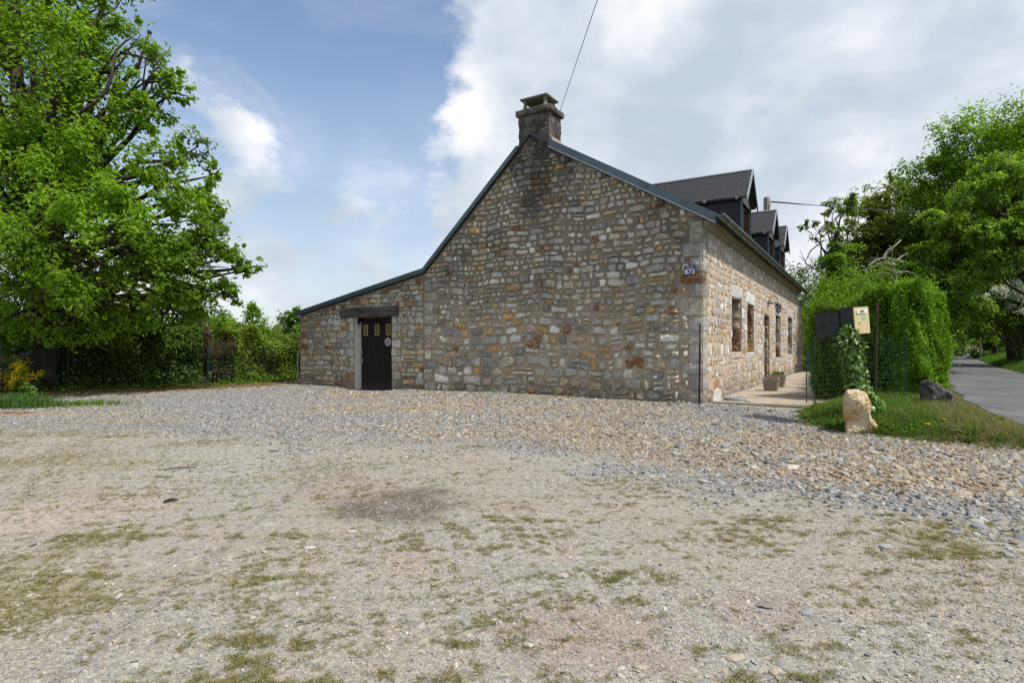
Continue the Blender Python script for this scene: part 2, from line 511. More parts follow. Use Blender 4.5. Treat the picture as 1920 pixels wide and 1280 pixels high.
# pebble speckle: every cell its own value
sepv = G.new('ShaderNodeSeparateColor'); G.l.new(v1.outputs['Color'], sepv.inputs[0])
sepw = G.new('ShaderNodeSeparateColor'); G.l.new(v2.outputs['Color'], sepw.inputs[0])
sepu = G.new('ShaderNodeSeparateColor'); G.l.new(v3.outputs['Color'], sepu.inputs[0])
spk = G.math('MULTIPLY', G.lin(sepv.outputs[0], 0, 1, .76, 1.26), G.lin(sepw.outputs[0], 0, 1, .82, 1.18))
spk = G.math('MULTIPLY', spk, G.lin(n3, .25, .75, .86, 1.14))
base = G.scale(base, spk)
base = G.mix(G.math('MULTIPLY', G.math('GREATER_THAN', sepv.outputs[1], .86), .55), base, (.21, .21, .205))
base = G.mix(G.math('MULTIPLY', G.math('GREATER_THAN', sepu.outputs[2], .96), .22), base, (.46, .44, .40))
mossf = G.ss(G.math('ADD', G.math('ADD', zm, G.math('MULTIPLY', G.math('SUBTRACT', n3, .5), 1.9)), G.math('MULTIPLY', G.math('SUBTRACT', n2, .5), .5)), .42, 1.05)  # darker palette: the shade on this bush is put into its leaf colours
base = G.mix(G.math('MULTIPLY', mossf, .55), base, G.mix(n4, (.17, .165, .055), (.27, .24, .105)))
gcol = G.mix(G.ss(n2, .35, .65), (.05, .075, .02), (.10, .085, .035))
grf = G.ss(G.math('ADD', zg, G.math('MULTIPLY', G.math('SUBTRACT', n2, .5), .35)), .45, .6)
base = G.mix(grf, base, G.scale(gcol, G.lin(n4, .2, .8, .6, 1.3)))
hgt = G.math('ADD', G.math('MULTIPLY', v1.outputs['Distance'], -.6), G.math('ADD', G.math('MULTIPLY', n3, .9), G.math('MULTIPLY', v2.outputs['Distance'], -.3)))
G.set(color=base, rough=.93, spec=.15, normal=G.bump(hgt, .75, .014))
me = raw_mesh('ground', np.stack([GX, GY, GZ], -1).reshape(-1, 3), quads.ravel(), np.full(len(quads), 4), G.m, zone, 'POINT', True)
obj('ground', me, kind='structure', label='stony yard of compacted gravel with thin weeds')

# road
A = Mat('old_asphalt'); co = A.coord()
a1 = A.noise(co, .5, 5, .6); a2 = A.noise(co, 40, 5, .7); av = A.voro(co, 90)
asv = A.new('ShaderNodeSeparateColor'); A.l.new(av.outputs['Color'], asv.inputs[0])
c = A.mix(A.ss(a1, .35, .68), (.085, .088, .092), (.135, .133, .128))
c = A.scale(c, A.math('MULTIPLY', A.lin(asv.outputs[0], 0, 1, .72, 1.3), A.lin(a2, .3, .7, .85, 1.15)))
ck = A.voro(co, .55, 'DISTANCE_TO_EDGE'); c = A.mix(A.math('MULTIPLY', A.ss(A.math('ADD', ck.outputs['Distance'], A.math('MULTIPLY', A.math('SUBTRACT', a2, .5), .03)), .016, .004), .6), c, (.05, .05, .05))
c = A.mix(A.math('MULTIPLY', A.ss(A.noise(co, .9, 3, .5, loc=(5, 2, 0)), .58, .62), .35), c, (.085, .086, .09))
A.set(color=c, rough=.85, normal=A.bump(a2, .5, .006))


def resample(pts, step):
    pts = [np.array(p, float) for p in pts]; out = []
    for i in range(len(pts) - 1):
        p0 = pts[max(i - 1, 0)]; p1 = pts[i]; p2 = pts[i + 1]; p3 = pts[min(i + 2, len(pts) - 1)]
        L = np.linalg.norm(p2 - p1); n = max(2, int(L / step))
        for k in range(n):
            t = k / n
            out.append(.5 * (2 * p1 + (p2 - p0) * t + (2 * p0 - 5 * p1 + 4 * p2 - p3) * t * t + (3 * p1 - p0 - 3 * p2 + p3) * t ** 3))
    out.append(pts[-1]); return np.array(out)


rc = resample(ROAD, .6); tg = np.gradient(rc, axis=0); tg /= np.linalg.norm(tg, axis=1)[:, None]; nr = np.stack([tg[:, 1], -tg[:, 0]], 1)
cols = np.array([-1, -.92, -.5, 0, .5, .92, 1]); RV = []
for i, (p, n_) in enumerate(zip(rc, nr)):
    w = ROAD_W / 2 + .06 * math.sin(i * .9) + .05 * math.sin(i * 2.3 + 1)
    for c_ in cols:
        q = p + n_ * w * c_
        RV.append((q[0], q[1], gz(q[0], q[1]) + .012 + .03 * (1 - c_ * c_)))
m_ = len(cols); fs = []
for i in range(len(rc) - 1):
    for k in range(m_ - 1): fs += [i * m_ + k, i * m_ + k + 1, (i + 1) * m_ + k + 1, (i + 1) * m_ + k]
obj('road', raw_mesh('road', RV, fs, np.full(len(fs) // 4, 4), A.m, smooth=True), kind='structure', label='narrow grey asphalt lane running off under the trees')

# ------------------------------------------------------------------ the stone house
HOUSE = empty('stone_house', (HX, HY, 0), HANG, label='long stone cottage with lean-to, chimney and three slate dormers', cat='house')

STONE = Mat('rubble_stone'); co = STONE.coord(HOUSE); tint = STONE.attr('tint')
s1 = STONE.noise(co, 5.5, 6, .65); s2 = STONE.noise(co, 26, 5, .7); s3 = STONE.noise(co, 80, 3, .6); s4 = STONE.noise(co, 1.3, 5, .6)
c = STONE.scale(tint, STONE.math('MULTIPLY', STONE.lin(s1, .25, .75, .66, 1.36), STONE.lin(s2, .25, .75, .70, 1.32)))
c = STONE.mix(STONE.math('MULTIPLY', STONE.ss(STONE.noise(co, 13, 6, .7, loc=(7, 2, 5)), .53, .64), .70), c, (.66, .655, .63))       # pale lichen and quartz, also standing in for glints on sunlit facets
c = STONE.mix(STONE.math('MULTIPLY', STONE.ss(STONE.noise(co, 17, 5, .65, loc=(4, 4, 4)), .60, .72), .60), c, (.05, .048, .042))   # black lichen
sx = STONE.new('ShaderNodeSeparateXYZ'); STONE.l.new(co, sx.inputs[0])


def soot(M, co, seps, nz):
    """soot that ran down from the chimney: a stain of its own shape"""
    d = M.math('ABSOLUTE', M.math('SUBTRACT', seps.outputs[1], 4.22))
    d = M.math('ADD', d, M.math('MULTIPLY', M.math('SUBTRACT', nz, .5), 2.6))
    d = M.math('ADD', d, M.math('MULTIPLY', M.math('SUBTRACT', M.noise(co, 9, 5, .7), .5), 1.2))
    w = M.lin(seps.outputs[2], 3.2, 7.3, .15, .85)
    f = M.ss(M.math('SUBTRACT', d, w), .50, -.55)
    f = M.math('MULTIPLY', f, M.ss(seps.outputs[2], 3.4, 6.0))
    g = M.math('LESS_THAN', seps.outputs[0], 1.0)
    return M.math('MULTIPLY', M.math('MULTIPLY', f, g), .80)


wth = STONE.math('MULTIPLY', STONE.math('MULTIPLY', STONE.ss(STONE.noise(co, .9, 6, .7, loc=(2, 8, 1)), .46, .62), STONE.ss(sx.outputs[2], 1.2, 3.2)), STONE.math('LESS_THAN', sx.outputs[0], .4))
c = STONE.mix(STONE.math('MULTIPLY', wth, .34), c, (.075, .072, .06))
c = STONE.mix(soot(STONE, co, sx, s4), c, (.035, .031, .026))
damp = STONE.math('MULTIPLY', STONE.ss(STONE.math('ADD', sx.outputs[2], STONE.math('MULTIPLY', s4, 1.1)), 1.15, .45), .55)
c = STONE.mix(damp, c, (.13, .105, .07))
hh = STONE.math('ADD', STONE.math('MULTIPLY', s1, 1.0), STONE.math('ADD', STONE.math('MULTIPLY', s2, .55), STONE.math('MULTIPLY', s3, .2)))
STONE.set(color=c, rough=.78, spec=.35, normal=STONE.bump(hh, 1.0, .035))

MORTAR = Mat('lime_mortar'); co = MORTAR.coord(HOUSE)
m1 = MORTAR.noise(co, 2.2, 6, .65); m2 = MORTAR.noise(co, 38, 5, .7); m4 = MORTAR.noise(co, 1.3, 5, .6)
sx = MORTAR.new('ShaderNodeSeparateXYZ'); MORTAR.l.new(co, sx.inputs[0])
c = MORTAR.mix(MORTAR.ss(m1, .35, .65), (.345, .28, .195), (.48, .395, .285))
c = MORTAR.mix(MORTAR.ss(sx.outputs[0], .35, .6), c, MORTAR.mix(MORTAR.ss(m1, .35, .65), (.46, .365, .265), (.57, .465, .345)))      # long front paler: its sunlit look is put into the mortar colour
isgable = MORTAR.math('MULTIPLY', MORTAR.ss(sx.outputs[1], 7.9, 8.1), .75)
c = MORTAR.mix(isgable, c, (.25, .215, .16))
c = MORTAR.scale(c, MORTAR.lin(m2, .25, .75, .70, 1.28))
top = MORTAR.math('MULTIPLY', MORTAR.ss(MORTAR.math('ADD', sx.outputs[2], MORTAR.math('MULTIPLY', m1, 2.2)), 3.1, 4.6), .60)
top = MORTAR.math('MULTIPLY', top, MORTAR.math('LESS_THAN', sx.outputs[0], .4))
c = MORTAR.mix(top, c, (.15, .14, .115))
wth = MORTAR.math('MULTIPLY', MORTAR.math('MULTIPLY', MORTAR.ss(MORTAR.noise(co, .9, 6, .7, loc=(2, 8, 1)), .46, .62), MORTAR.ss(sx.outputs[2], 1.2, 3.2)), MORTAR.math('LESS_THAN', sx.outputs[0], .4))
c = MORTAR.mix(MORTAR.math('MULTIPLY', wth, .5), c, (.08, .076, .062))
c = MORTAR.mix(soot(MORTAR, co, sx, m4), c, (.04, .036, .03))
c = MORTAR.mix(MORTAR.math('MULTIPLY', MORTAR.ss(MORTAR.math('ADD', sx.outputs[2], MORTAR.math('MULTIPLY', m1, .9)), 1.1, .4), .5), c, (.12, .10, .07))
MORTAR.set(color=c, rough=.92, spec=.15, normal=MORTAR.bump(MORTAR.math('ADD', m2, m1), .9, .02))

SLATE = Mat('slate'); co = SLATE.coord(); tint = SLATE.attr('tint')
c = SLATE.scale(tint, SLATE.lin(SLATE.noise(co, 14, 5, .65), .25, .75, .70, 1.3))
SLATE.set(color=c, rough=.55, spec=.4, normal=SLATE.bump(SLATE.noise(co, 30, 5), .35, .006))

ZINC = simple('zinc_sheet', (.085, .115, .135), .42, .35, .22, 3.0, .1, .003, .5)
ZINC_PALE = simple('pale_zinc', (.42, .45, .48), .38, .55, .15, 5, spec=.5)
GUTTER = simple('weathered_gutter', (.075, .092, .088), .42, .3, .3, 4, spec=.5)
WOOD_DARK = Mat('weathered_beam'); co = WOOD_DARK.coord(HOUSE)
w1 = WOOD_DARK.noise(co, 9, 7, .7, stretch=(1, .16, 1.6))
WOOD_DARK.set(color=WOOD_DARK.mix(WOOD_DARK.ss(w1, .3, .7), (.026, .024, .021), (.13, .12, .105)), rough=.85, normal=WOOD_DARK.bump(w1, .9, .02))
DOORPAINT = Mat('dark_door_paint'); co = DOORPAINT.coord(HOUSE)
w1 = DOORPAINT.noise(co, 10, 6, .7, stretch=(1, 3, .12)); w2 = DOORPAINT.noise(co, 3, 4)
sx = DOORPAINT.new('ShaderNodeSeparateXYZ'); DOORPAINT.l.new(co, sx.inputs[0])
c = DOORPAINT.mix(DOORPAINT.ss(w1, .4, .75), (.013, .010, .008), (.036, .027, .021))
low = DOORPAINT.math('MULTIPLY', DOORPAINT.ss(DOORPAINT.math('ADD', sx.outputs[2], DOORPAINT.math('MULTIPLY', w1, .5)), .5, .2), .8)
DOORPAINT.set(color=DOORPAINT.mix(low, c, (.05, .042, .036)), rough=.62, spec=.2, normal=DOORPAINT.bump(w1, .4, .006))
RENDER = simple('grey_render', (.30, .285, .25), .9, 0, .18, 5, .5, .01)
PLASTER = simple('pale_plaster', (.76, .73, .64), .85, 0, .08, 4, .1, .003)
CEMENT = simple('old_cement', (.26, .235, .19), .92, 0, .3, 4, .7, .02)
CHIM = Mat('sooty_render'); co = CHIM.coord(HOUSE)
k1 = CHIM.noise(co, 3.2, 6, .65); k2 = CHIM.noise(co, 22, 5, .7); k3 = CHIM.noise(co, 5, 5, .6, stretch=(1, 1, .2))
c = CHIM.mix(CHIM.ss(k1, .35, .68), (.055, .050, .043), (.19, .17, .14))
c = CHIM.mix(CHIM.math('MULTIPLY', CHIM.ss(k2, .62, .72), .55), c, (.33, .30, .25))
c = CHIM.mix(CHIM.math('MULTIPLY', CHIM.ss(k3, .54, .68), .6), c, (.03, .027, .024))
CHIM.set(color=c, rough=.92, spec=.15, normal=CHIM.bump(CHIM.math('ADD', k1, k2), 1.0, .05))
DARKWOOD = simple('brown_window_wood', (.055, .028, .018), .5, 0, .3, 14)
WHITE = simple('white_paint', (.78, .77, .74), .5, 0, .06, 6)
BLACKIRON = simple('black_iron', (.02, .022, .024), .5, .3, .2, 10)
GLASS = Mat('dark_window_glass'); GLASS.set(color=(.015, .018, .02), rough=.06, spec=.6); GLASS = GLASS.m
AMBER = Mat('yellowish_door_glass'); AMBER.set(color=AMBER.mix(AMBER.noise(AMBER.coord(), 30), (.11, .085, .025), (.17, .135, .05)), rough=.2); AMBER = AMBER.m

APEX_S, APEX_Z = 4.424, 6.92
BREAK_S, BREAK_Z = 8.017, 3.56
END_S = 13.57
LEN = 20.4


def roof_z(s):
    if s <= APEX_S: return 4.35 + .581 * s
    if s <= BREAK_S: return APEX_Z - .935 * (s - APEX_S)
    return BREAK_Z - .1945 * (s - BREAK_S)


GAR0, GAR1, GARTOP = 9.325, 10.96, 2.23

# gable wall backing (x from 0 to .5)
mb = MB()
BASE = -.5


def panel(s0, s1, zb, x0=0.0, x1=.5, drop=.12, mbx=None):
    a, b = roof_z(s0 + 1e-4) - drop, roof_z(s1 - 1e-4) - drop
    (mbx or mb).hexa([(x0, s0, zb), (x1, s0, zb), (x0, s1, zb), (x1, s1, zb), (x0, s0, a), (x1, s0, a), (x0, s1, b), (x1, s1, b)])


OUT = [(0, BASE), (GAR0, BASE), (GAR0, GARTOP), (GAR1, GARTOP), (GAR1, BASE), (END_S, BASE), (END_S, roof_z(END_S) - .12), (BREAK_S, BREAK_Z - .12), (APEX_S, APEX_Z - .12), (0, roof_z(0) - .12)]
no_ = len(OUT)
mb.add([(0, a, b) for a, b in OUT] + [(.5, a, b) for a, b in OUT], [tuple(range(no_))[::-1], tuple(range(no_, 2 * no_))] + [(i, (i + 1) % no_, no_ + (i + 1) % no_, no_ + i) for i in range(no_)])
mb.build('wall', MORTAR.m, HOUSE)


def cellwall(xs, zs, is_open, y0, y1):
    m = MB(); nx, nz = len(xs) - 1, len(zs) - 1
    solid = lambda i, j: 0 <= i < nx and 0 <= j < nz and not is_open((xs[i] + xs[i + 1]) / 2, (zs[j] + zs[j + 1]) / 2)
    for i in range(nx):
        for j in range(nz):
            if not solid(i, j): continue
            a, b, c_, d = xs[i], xs[i + 1], zs[j], zs[j + 1]
            m.add([(a, y0, c_), (b, y0, c_), (b, y0, d), (a, y0, d)], [(0, 1, 2, 3)])
            m.add([(a, y1, c_), (b, y1, c_), (b, y1, d), (a, y1, d)], [(3, 2, 1, 0)])
            if not solid(i - 1, j): m.add([(a, y0, c_), (a, y1, c_), (a, y1, d), (a, y0, d)], [(3, 2, 1, 0)])
            if not solid(i + 1, j): m.add([(b, y0, c_), (b, y1, c_), (b, y1, d), (b, y0, d)], [(0, 1, 2, 3)])
            if not solid(i, j - 1): m.add([(a, y0, c_), (b, y0, c_), (b, y1, c_), (a, y1, c_)], [(3, 2, 1, 0)])
            if not solid(i, j + 1): m.add([(a, y0, d), (b, y0, d), (b, y1, d), (a, y1, d)], [(0, 1, 2, 3)])
    return m


WINS = [(3.16, 4.58, 1.14, 2.63), (5.47, 6.67, 1.12, 2.60), (11.62, 13.2, .86, 2.56), (15.7, 17.4, .95, 2.66)]
FDOOR = (8.75, 10.08, 0.0, 2.42)
OPEN_F = WINS + [(FDOOR[0], FDOOR[1], BASE, FDOOR[3])]
xs = sorted({.5, LEN} | {v for o in OPEN_F for v in o[:2]}); zs = sorted({BASE, 4.1} | {v for o in OPEN_F for v in o[2:]})
inside = lambda a, b: any(o[0] < a < o[1] and o[2] < b < o[3] for o in OPEN_F)
cellwall(xs, zs, inside, 0.0, .5).build('wall', MORTAR.m, HOUSE)
# back and far walls
mb = MB()
mb.box(.5, LEN, BREAK_S - .45, BREAK_S, BASE, 3.38)
mb.box(.5, 6.5, END_S - .4, END_S, BASE, 2.3)
mb.box(6.1, 6.5, BREAK_S + .001, END_S - .4, BASE, 2.2)
panel(.5, APEX_S, BASE, LEN - .5, LEN - .001, mbx=mb); panel(APEX_S, BREAK_S - .45, BASE, LEN - .5, LEN - .001, mbx=mb)
mb.build('wall', MORTAR.m, HOUSE)
MB().box(.5, LEN - .5, .5, BREAK_S - .45, -.3, -.02).build('floor', CEMENT, HOUSE)
MB().box(.5, LEN - .5, .5, BREAK_S - .45, 2.9, 3.0).build('ceiling', DARKWOOD, HOUSE)

# ---- masonry layout
PAL = np.array([(.38, .36, .31), (.53, .505, .44), (.45, .395, .30), (.44, .345, .215), (.45, .28, .115), (.22, .10, .04), (.38, .275, .23), (.22, .21, .19), (.68, .655, .59), (.32, .29, .225)])
PAL = PAL * 1.08
PAL_FRONT = np.array([(.42, .41, .39), (.52, .51, .48), (.46, .40, .32), (.44, .34, .235), (.46, .31, .16), (.33, .18, .09), (.40, .31, .27), (.30, .29, .28), (.66, .65, .62), (.36, .33, .28)])
W_MAIN = np.array([.27, .15, .15, .10, .045, .03, .05, .09, .05, .07])
W_LEAN = np.array([.16, .06, .20, .22, .10, .06, .04, .06, .01, .09])
W_FRONT = np.array([.16, .15, .18, .18, .09, .035, .06, .03, .10, .015])


def clip_half(poly, a, b, c_):
    """keep a*x+b*y<=c"""
    out = []
    for i in range(len(poly)):
        p, q = poly[i], poly[(i + 1) % len(poly)]
        dp, dq = a * p[0] + b * p[1] - c_, a * q[0] + b * q[1] - c_
        if dp <= 0: out.append(p)
        if dp * dq < 0:
            t = dp / (dp - dq); out.append((p[0] + t * (q[0] - p[0]), p[1] + t * (q[1] - p[1])))
    return out


def trim(r, openings, minw=.07):
    a0, a1, b0, b1 = r
    for o0, o1, p0, p1 in openings:
        if a1 <= o0 or a0 >= o1 or b1 <= p0 or b0 >= p1: continue
        cands = [(a0, min(a1, o0), b0, b1), (max(a0, o1), a1, b0, b1), (a0, a1, b0, min(b1, p0)), (a0, a1, max(b0, p1), b1)]
        cands = [q for q in cands if q[1] - q[0] > minw and q[3] - q[2] > .05]
        if not cands: return None
        a0, a1, b0, b1 = max(cands, key=lambda q: (q[1] - q[0]) * (q[3] - q[2]))
    return a0, a1, b0, b1


def rubble(a0, a1, b0, b1, hfun, openings, weights, r, wide=1.0, gap=.016, pal=None):
    """irregular courses of rough stones: list of (polygon in wall coordinates, tint)"""
    out = []; z = b0
    while z < b1 - .05:
        h = hfun(z) * r.uniform(.72, 1.32)
        if b1 - z - h < .08: h = b1 - z
        x = a0 + r.uniform(0, .1)
        while x < a1 - .05:
            w = h * r.choice([.85, 1.15, 1.5, 2.0, 2.7], p=[.16, .26, .27, .2, .11]) * r.uniform(.85, 1.15) * wide
            w = max(w, .09)
            if a1 - x - w < .1: w = a1 - x
            u = r.random()
            if u < .13 and h > .17: cells = [(x, x + w, z, z + h * .47), (x, x + w, z + h * .47, z + h)]
            elif u < .20 and h > .17 and w > .25: cells = [(x, x + w * .55, z, z + h), (x + w * .55, x + w, z, z + h * .5), (x + w * .55, x + w, z + h * .5, z + h)]
            else: cells = [(x, x + w, z, z + h)]
            for cell in cells:
                q = trim(cell, openings)
                if q is None: continue
                g = gap * r.uniform(.45, 1.7)
                if r.random() < .18: g *= 1.7
                c0, c1, d0, d1 = q[0] + g, q[1] - g, q[2] + g * .8, q[3] - g * .8
                if c1 - c0 < .05 or d1 - d0 < .035: continue
                ww, hh_ = c1 - c0, d1 - d0; k = min(ww, hh_)
                j = lambda s_: r.uniform(-s_, s_)
                cx = k * r.uniform(.08, .42, 4); cy = k * r.uniform(.08, .42, 4); sk = k * .24
                poly = [(c0 + cx[0], d0 + j(sk * .5)), (c0 + ww * .55, d0 + j(sk * .5)), (c1 - cx[1], d0 + j(sk * .5)), (c1 - abs(j(sk)), d0 + cy[1]), (c1 - abs(j(sk)), d1 - cy[2]),
                        (c1 - cx[2], d1 + j(sk)), (c0 + ww * .45, d1 + j(sk)), (c0 + cx[3], d1 + j(sk)), (c0 + j(sk * .5), d1 - cy[3]), (c0 + j(sk * .5), d0 + cy[0])]
                tn = (PAL if pal is None else pal)[r.choice(len(PAL), p=weights / weights.sum())] * r.uniform(.82, 1.18)
                out.append((poly, tn))
            x += w
        z += h
    return out


def warp(poly, amp=.03):
    return [(p[0] + amp * .6 * math.sin(p[1] * 3.1 + p[0] * .9) * math.sin(p[0] * 2.3 + 1.0), p[1] + amp * (math.sin(p[0] * 1.7 + .4) * .7 + math.sin(p[0] * 4.1 + p[1] * 1.3) * .5)) for p in poly]


def stone_geo(poly, r, proud=.03, back=-.06):
    """front and sides of one rough stone, in (a, b, outward) coordinates"""
    n = len(poly); p = np.array(poly); c_ = p.mean(0)
    k = min(np.ptp(p[:, 0]), np.ptp(p[:, 1]))
    V = [(x, y, back) for x, y in p]
    h0 = proud * r.uniform(.25, .6)
    V += [(x, y, h0) for x, y in p + (c_ - p) * .03]
    fx, fy = r.normal(0, .10), r.normal(-.03, .16)      # hewn face leans its own way
    lean = lambda q: np.clip(fx * (q[0] - c_[0]) + fy * (q[1] - c_[1]), -proud * .6, proud * .6)
    ring = p + (c_ - p) * (.22 + r.uniform(-.07, .1, n))[:, None]
    V += [(q[0], q[1], h0 + proud * r.uniform(.3, .75) + lean(q)) for q in ring]
    cc = c_ + r.normal(0, k * .10, 2)
    V.append((cc[0], cc[1], h0 + proud * r.uniform(.45, 1.05)))
    Fs = []
    for i in range(n):
        j = (i + 1) % n
        Fs.append((i, j, n + j, n + i)); Fs.append((n + i, n + j, 2 * n + j, 2 * n + i)); Fs.append((2 * n + i, 2 * n + j, 3 * n))
    return V, Fs


# corner stones: big dressed blocks, alternately long on the gable and on the front
QUOINS = []; z = .0; k = 0; rq0 = np.random.default_rng(19)
hs_ = [.30, .36, .27, .40, .30, .34, .42, .30, .27, .34, .30, .50]
for h in hs_:
    lg, lf = ((.56, .30), (.30, .46))[k % 2]
    lg *= rq0.uniform(.82, 1.12); lf *= rq0.uniform(.85, 1.15)
    QUOINS.append((lg, lf, z, z + h)); z += h; k += 1
    if z > 3.85: break
rq = np.random.default_rng(3)
q_g = [(-.1, q[0], q[2], q[3]) for q in QUOINS]; q_f = [(-.1, q[1], q[2], q[3]) for q in QUOINS]
JOIN = []; z = 0.0; k = 0
while z < 3.2:
    h = rq.uniform(.24, .42); JOIN.append((BREAK_S - (.50, .30)[k % 2] * rq.uniform(.85, 1.1), BREAK_S + .006, z, min(z + h, 3.3))); z += h; k += 1
JAMB = []
for side in (0, 1):
    z = -.15; k = 0
    while z < GARTOP - .03:
        h = rq.uniform(.19, .31); h = GARTOP - z if GARTOP - z - h < .1 else h
        w = (.34, .22)[k % 2] * rq.uniform(.85, 1.1)
        JAMB.append((GAR0 - w, GAR0, z, z + h) if side == 0 else (GAR1, GAR1 + w, z, z + h)); z += h; k += 1

r1 = np.random.default_rng(11)
BEAM = (9.05, 11.56, GARTOP, GARTOP + .29)
gable_open = q_g + JOIN
hmain = lambda z: float(np.interp(z, [0, .3, 1.5, 2.6, 4, 6.5], [.17, .205, .195, .170, .145, .14]))
main = rubble(0.0, BREAK_S - .02, -.12, 6.9, hmain, gable_open, W_MAIN, r1, gap=.022)
lean_open = JAMB + [(GAR0, GAR1, -1, GARTOP), BEAM]
lean = rubble(BREAK_S + .005, END_S - .02, -.2, 3.5, lambda z: .165, lean_open, W_LEAN, r1, wide=1.15, gap=.014)
stones = []      # (corner verts in house space, faces, tint, area on screen)


def keep_under_roof(poly):
    poly = clip_half(poly, -.581, 1, 4.35 - .20)
    if len(poly) >= 3: poly = clip_half(poly, .935, 1, APEX_Z + .935 * APEX_S - .20)
    return poly


def keep_lean(poly):
    return clip_half(poly, .1945, 1, BREAK_Z + .1945 * BREAK_S - .17)


def parea(p):
    p = np.array(p); x, y = p[:, 0], p[:, 1]
    return .5 * abs((x * np.roll(y, -1) - y * np.roll(x, -1)).sum())


def to_gable(V): return [(-v[2], v[0], v[1]) for v in V]
def to_front(V): return [(v[0], -v[2], v[1]) for v in V]


def screen_area(c_, area, front):
    x, y = from_house(c_[0], c_[1]); d = np.hypot(x, y); n_ = np.array((.852, -.523) if front else (-.523, -.852))
    cosv = max(0, -(x * n_[0] + y * n_[1]) / d)
    return area * cosv / y ** 2


def add_stone(poly, tn, r, front, proud, warp_amp=.03, fn=None):
    q = warp(poly, warp_amp) if warp_amp else poly
    if fn: q = fn(q)
    if len(q) < 4 or parea(q) < .004: return
    V, Fs = stone_geo(q, r, proud)
    W = to_front(V) if front else to_gable(V)
    if not front: Fs = [f[::-1] for f in Fs]
    ctr = np.mean(W, 0)
    stones.append((W, Fs, tn, screen_area(ctr, parea(q), front)))


for poly, tn in main:
    zc_ = np.mean([p[1] for p in poly]); 
    add_stone(poly, tn, r1, False, .046, .048, keep_under_roof)
for poly, tn in lean: add_stone(poly, tn, r1, False, .03, .016, keep_lean)


def block_poly(o, g=.008, r=r1):
    c0, c1, d0, d1 = o[0] + g, o[1] - g, o[2] + g, o[3] - g; k = min(c1 - c0, d1 - d0) * .10; j = lambda: r.uniform(-.006, .006)
    w = c1 - c0; h = d1 - d0
    return [(c0 + k, d0 + j()), (c0 + w * .5, d0 + j()), (c1 - k, d0 + j()), (c1 + j(), d0 + k), (c1 + j(), d0 + h * .5), (c1 + j(), d1 - k), (c1 - k, d1 + j()), (c0 + w * .5, d1 + j()), (c0 + k, d1 + j()), (c0 + j(), d1 - k), (c0 + j(), d0 + h * .5), (c0 + j(), d0 + k)]


for i, o in enumerate(JOIN): add_stone(block_poly(o), PAL[[0, 9, 7, 2, 6, 0, 9][i % 7]] * r1.uniform(.85, 1.1), r1, False, .04, 0, keep_under_roof)
for i, o in enumerate(JAMB): add_stone(block_poly(o), PAL[r1.choice([2, 3, 0, 4, 1, 9])] * r1.uniform(.9, 1.1), r1, False, .035, 0)

r2 = np.random.default_rng(23)
# long front: dressed surrounds, then rubble around them
SURR = []
for a0, a1, b0, b1 in WINS + [(FDOOR[0], FDOOR[1], 0, FDOOR[3])]:
    SURR.append((a0 - .18, a1 + .18, b1, b1 + .36))
    if b0 > .1: SURR.append((a0 - .12, a1 + .12, b0 - .20, b0))
    for sgn in (0, 1):
        z = b0; k = sgn
        while z < b1 - .03:
            h = r2.uniform(.24, .40); h = b1 - z if b1 - z - h < .12 else h
            w = (.30, .18)[k % 2]
            SURR.append((a0 - w, a0, z, z + h) if sgn == 0 else (a1, a1 + w, z, z + h)); z += h; k += 1
fopen = q_f + SURR + OPEN_F
front = rubble(0.0, LEN, -.12, 3.98, lambda z: float(np.interp(z, [0, 1, 2.6, 4], [.27, .25, .19, .16])), fopen, W_FRONT, r2, wide=.60, gap=.024, pal=PAL_FRONT)
for poly, tn in front: add_stone(poly, tn, r2, True, .013, .02)
for o in SURR: add_stone(block_poly(o, .012, r2), PAL_FRONT[r2.choice([1, 2, 8, 3, 1, 0])] * r2.uniform(.9, 1.1), r2, True, .016, 0)
# reveals of the openings: stones that face the gable side
for a0, a1, b0, b1 in WINS + [(FDOOR[0], FDOOR[1], 0, FDOOR[3])]:
    z = b0
    while z < b1 - .03:
        h = r2.uniform(.26, .42); h = b1 - z if b1 - z - h < .12 else h
        poly = block_poly((.03, .33, z, z + h), .008, r2); V, Fs = stone_geo(poly, r2, .025, -.03)
        W = [(a1 - v[2], v[0], v[1]) for v in V]
        stones.append((W, [f[::-1] for f in Fs], PAL[r2.choice([9, 2, 3, 0, 5, 4])] * r2.uniform(.8, 1.0), .0005)); z += h
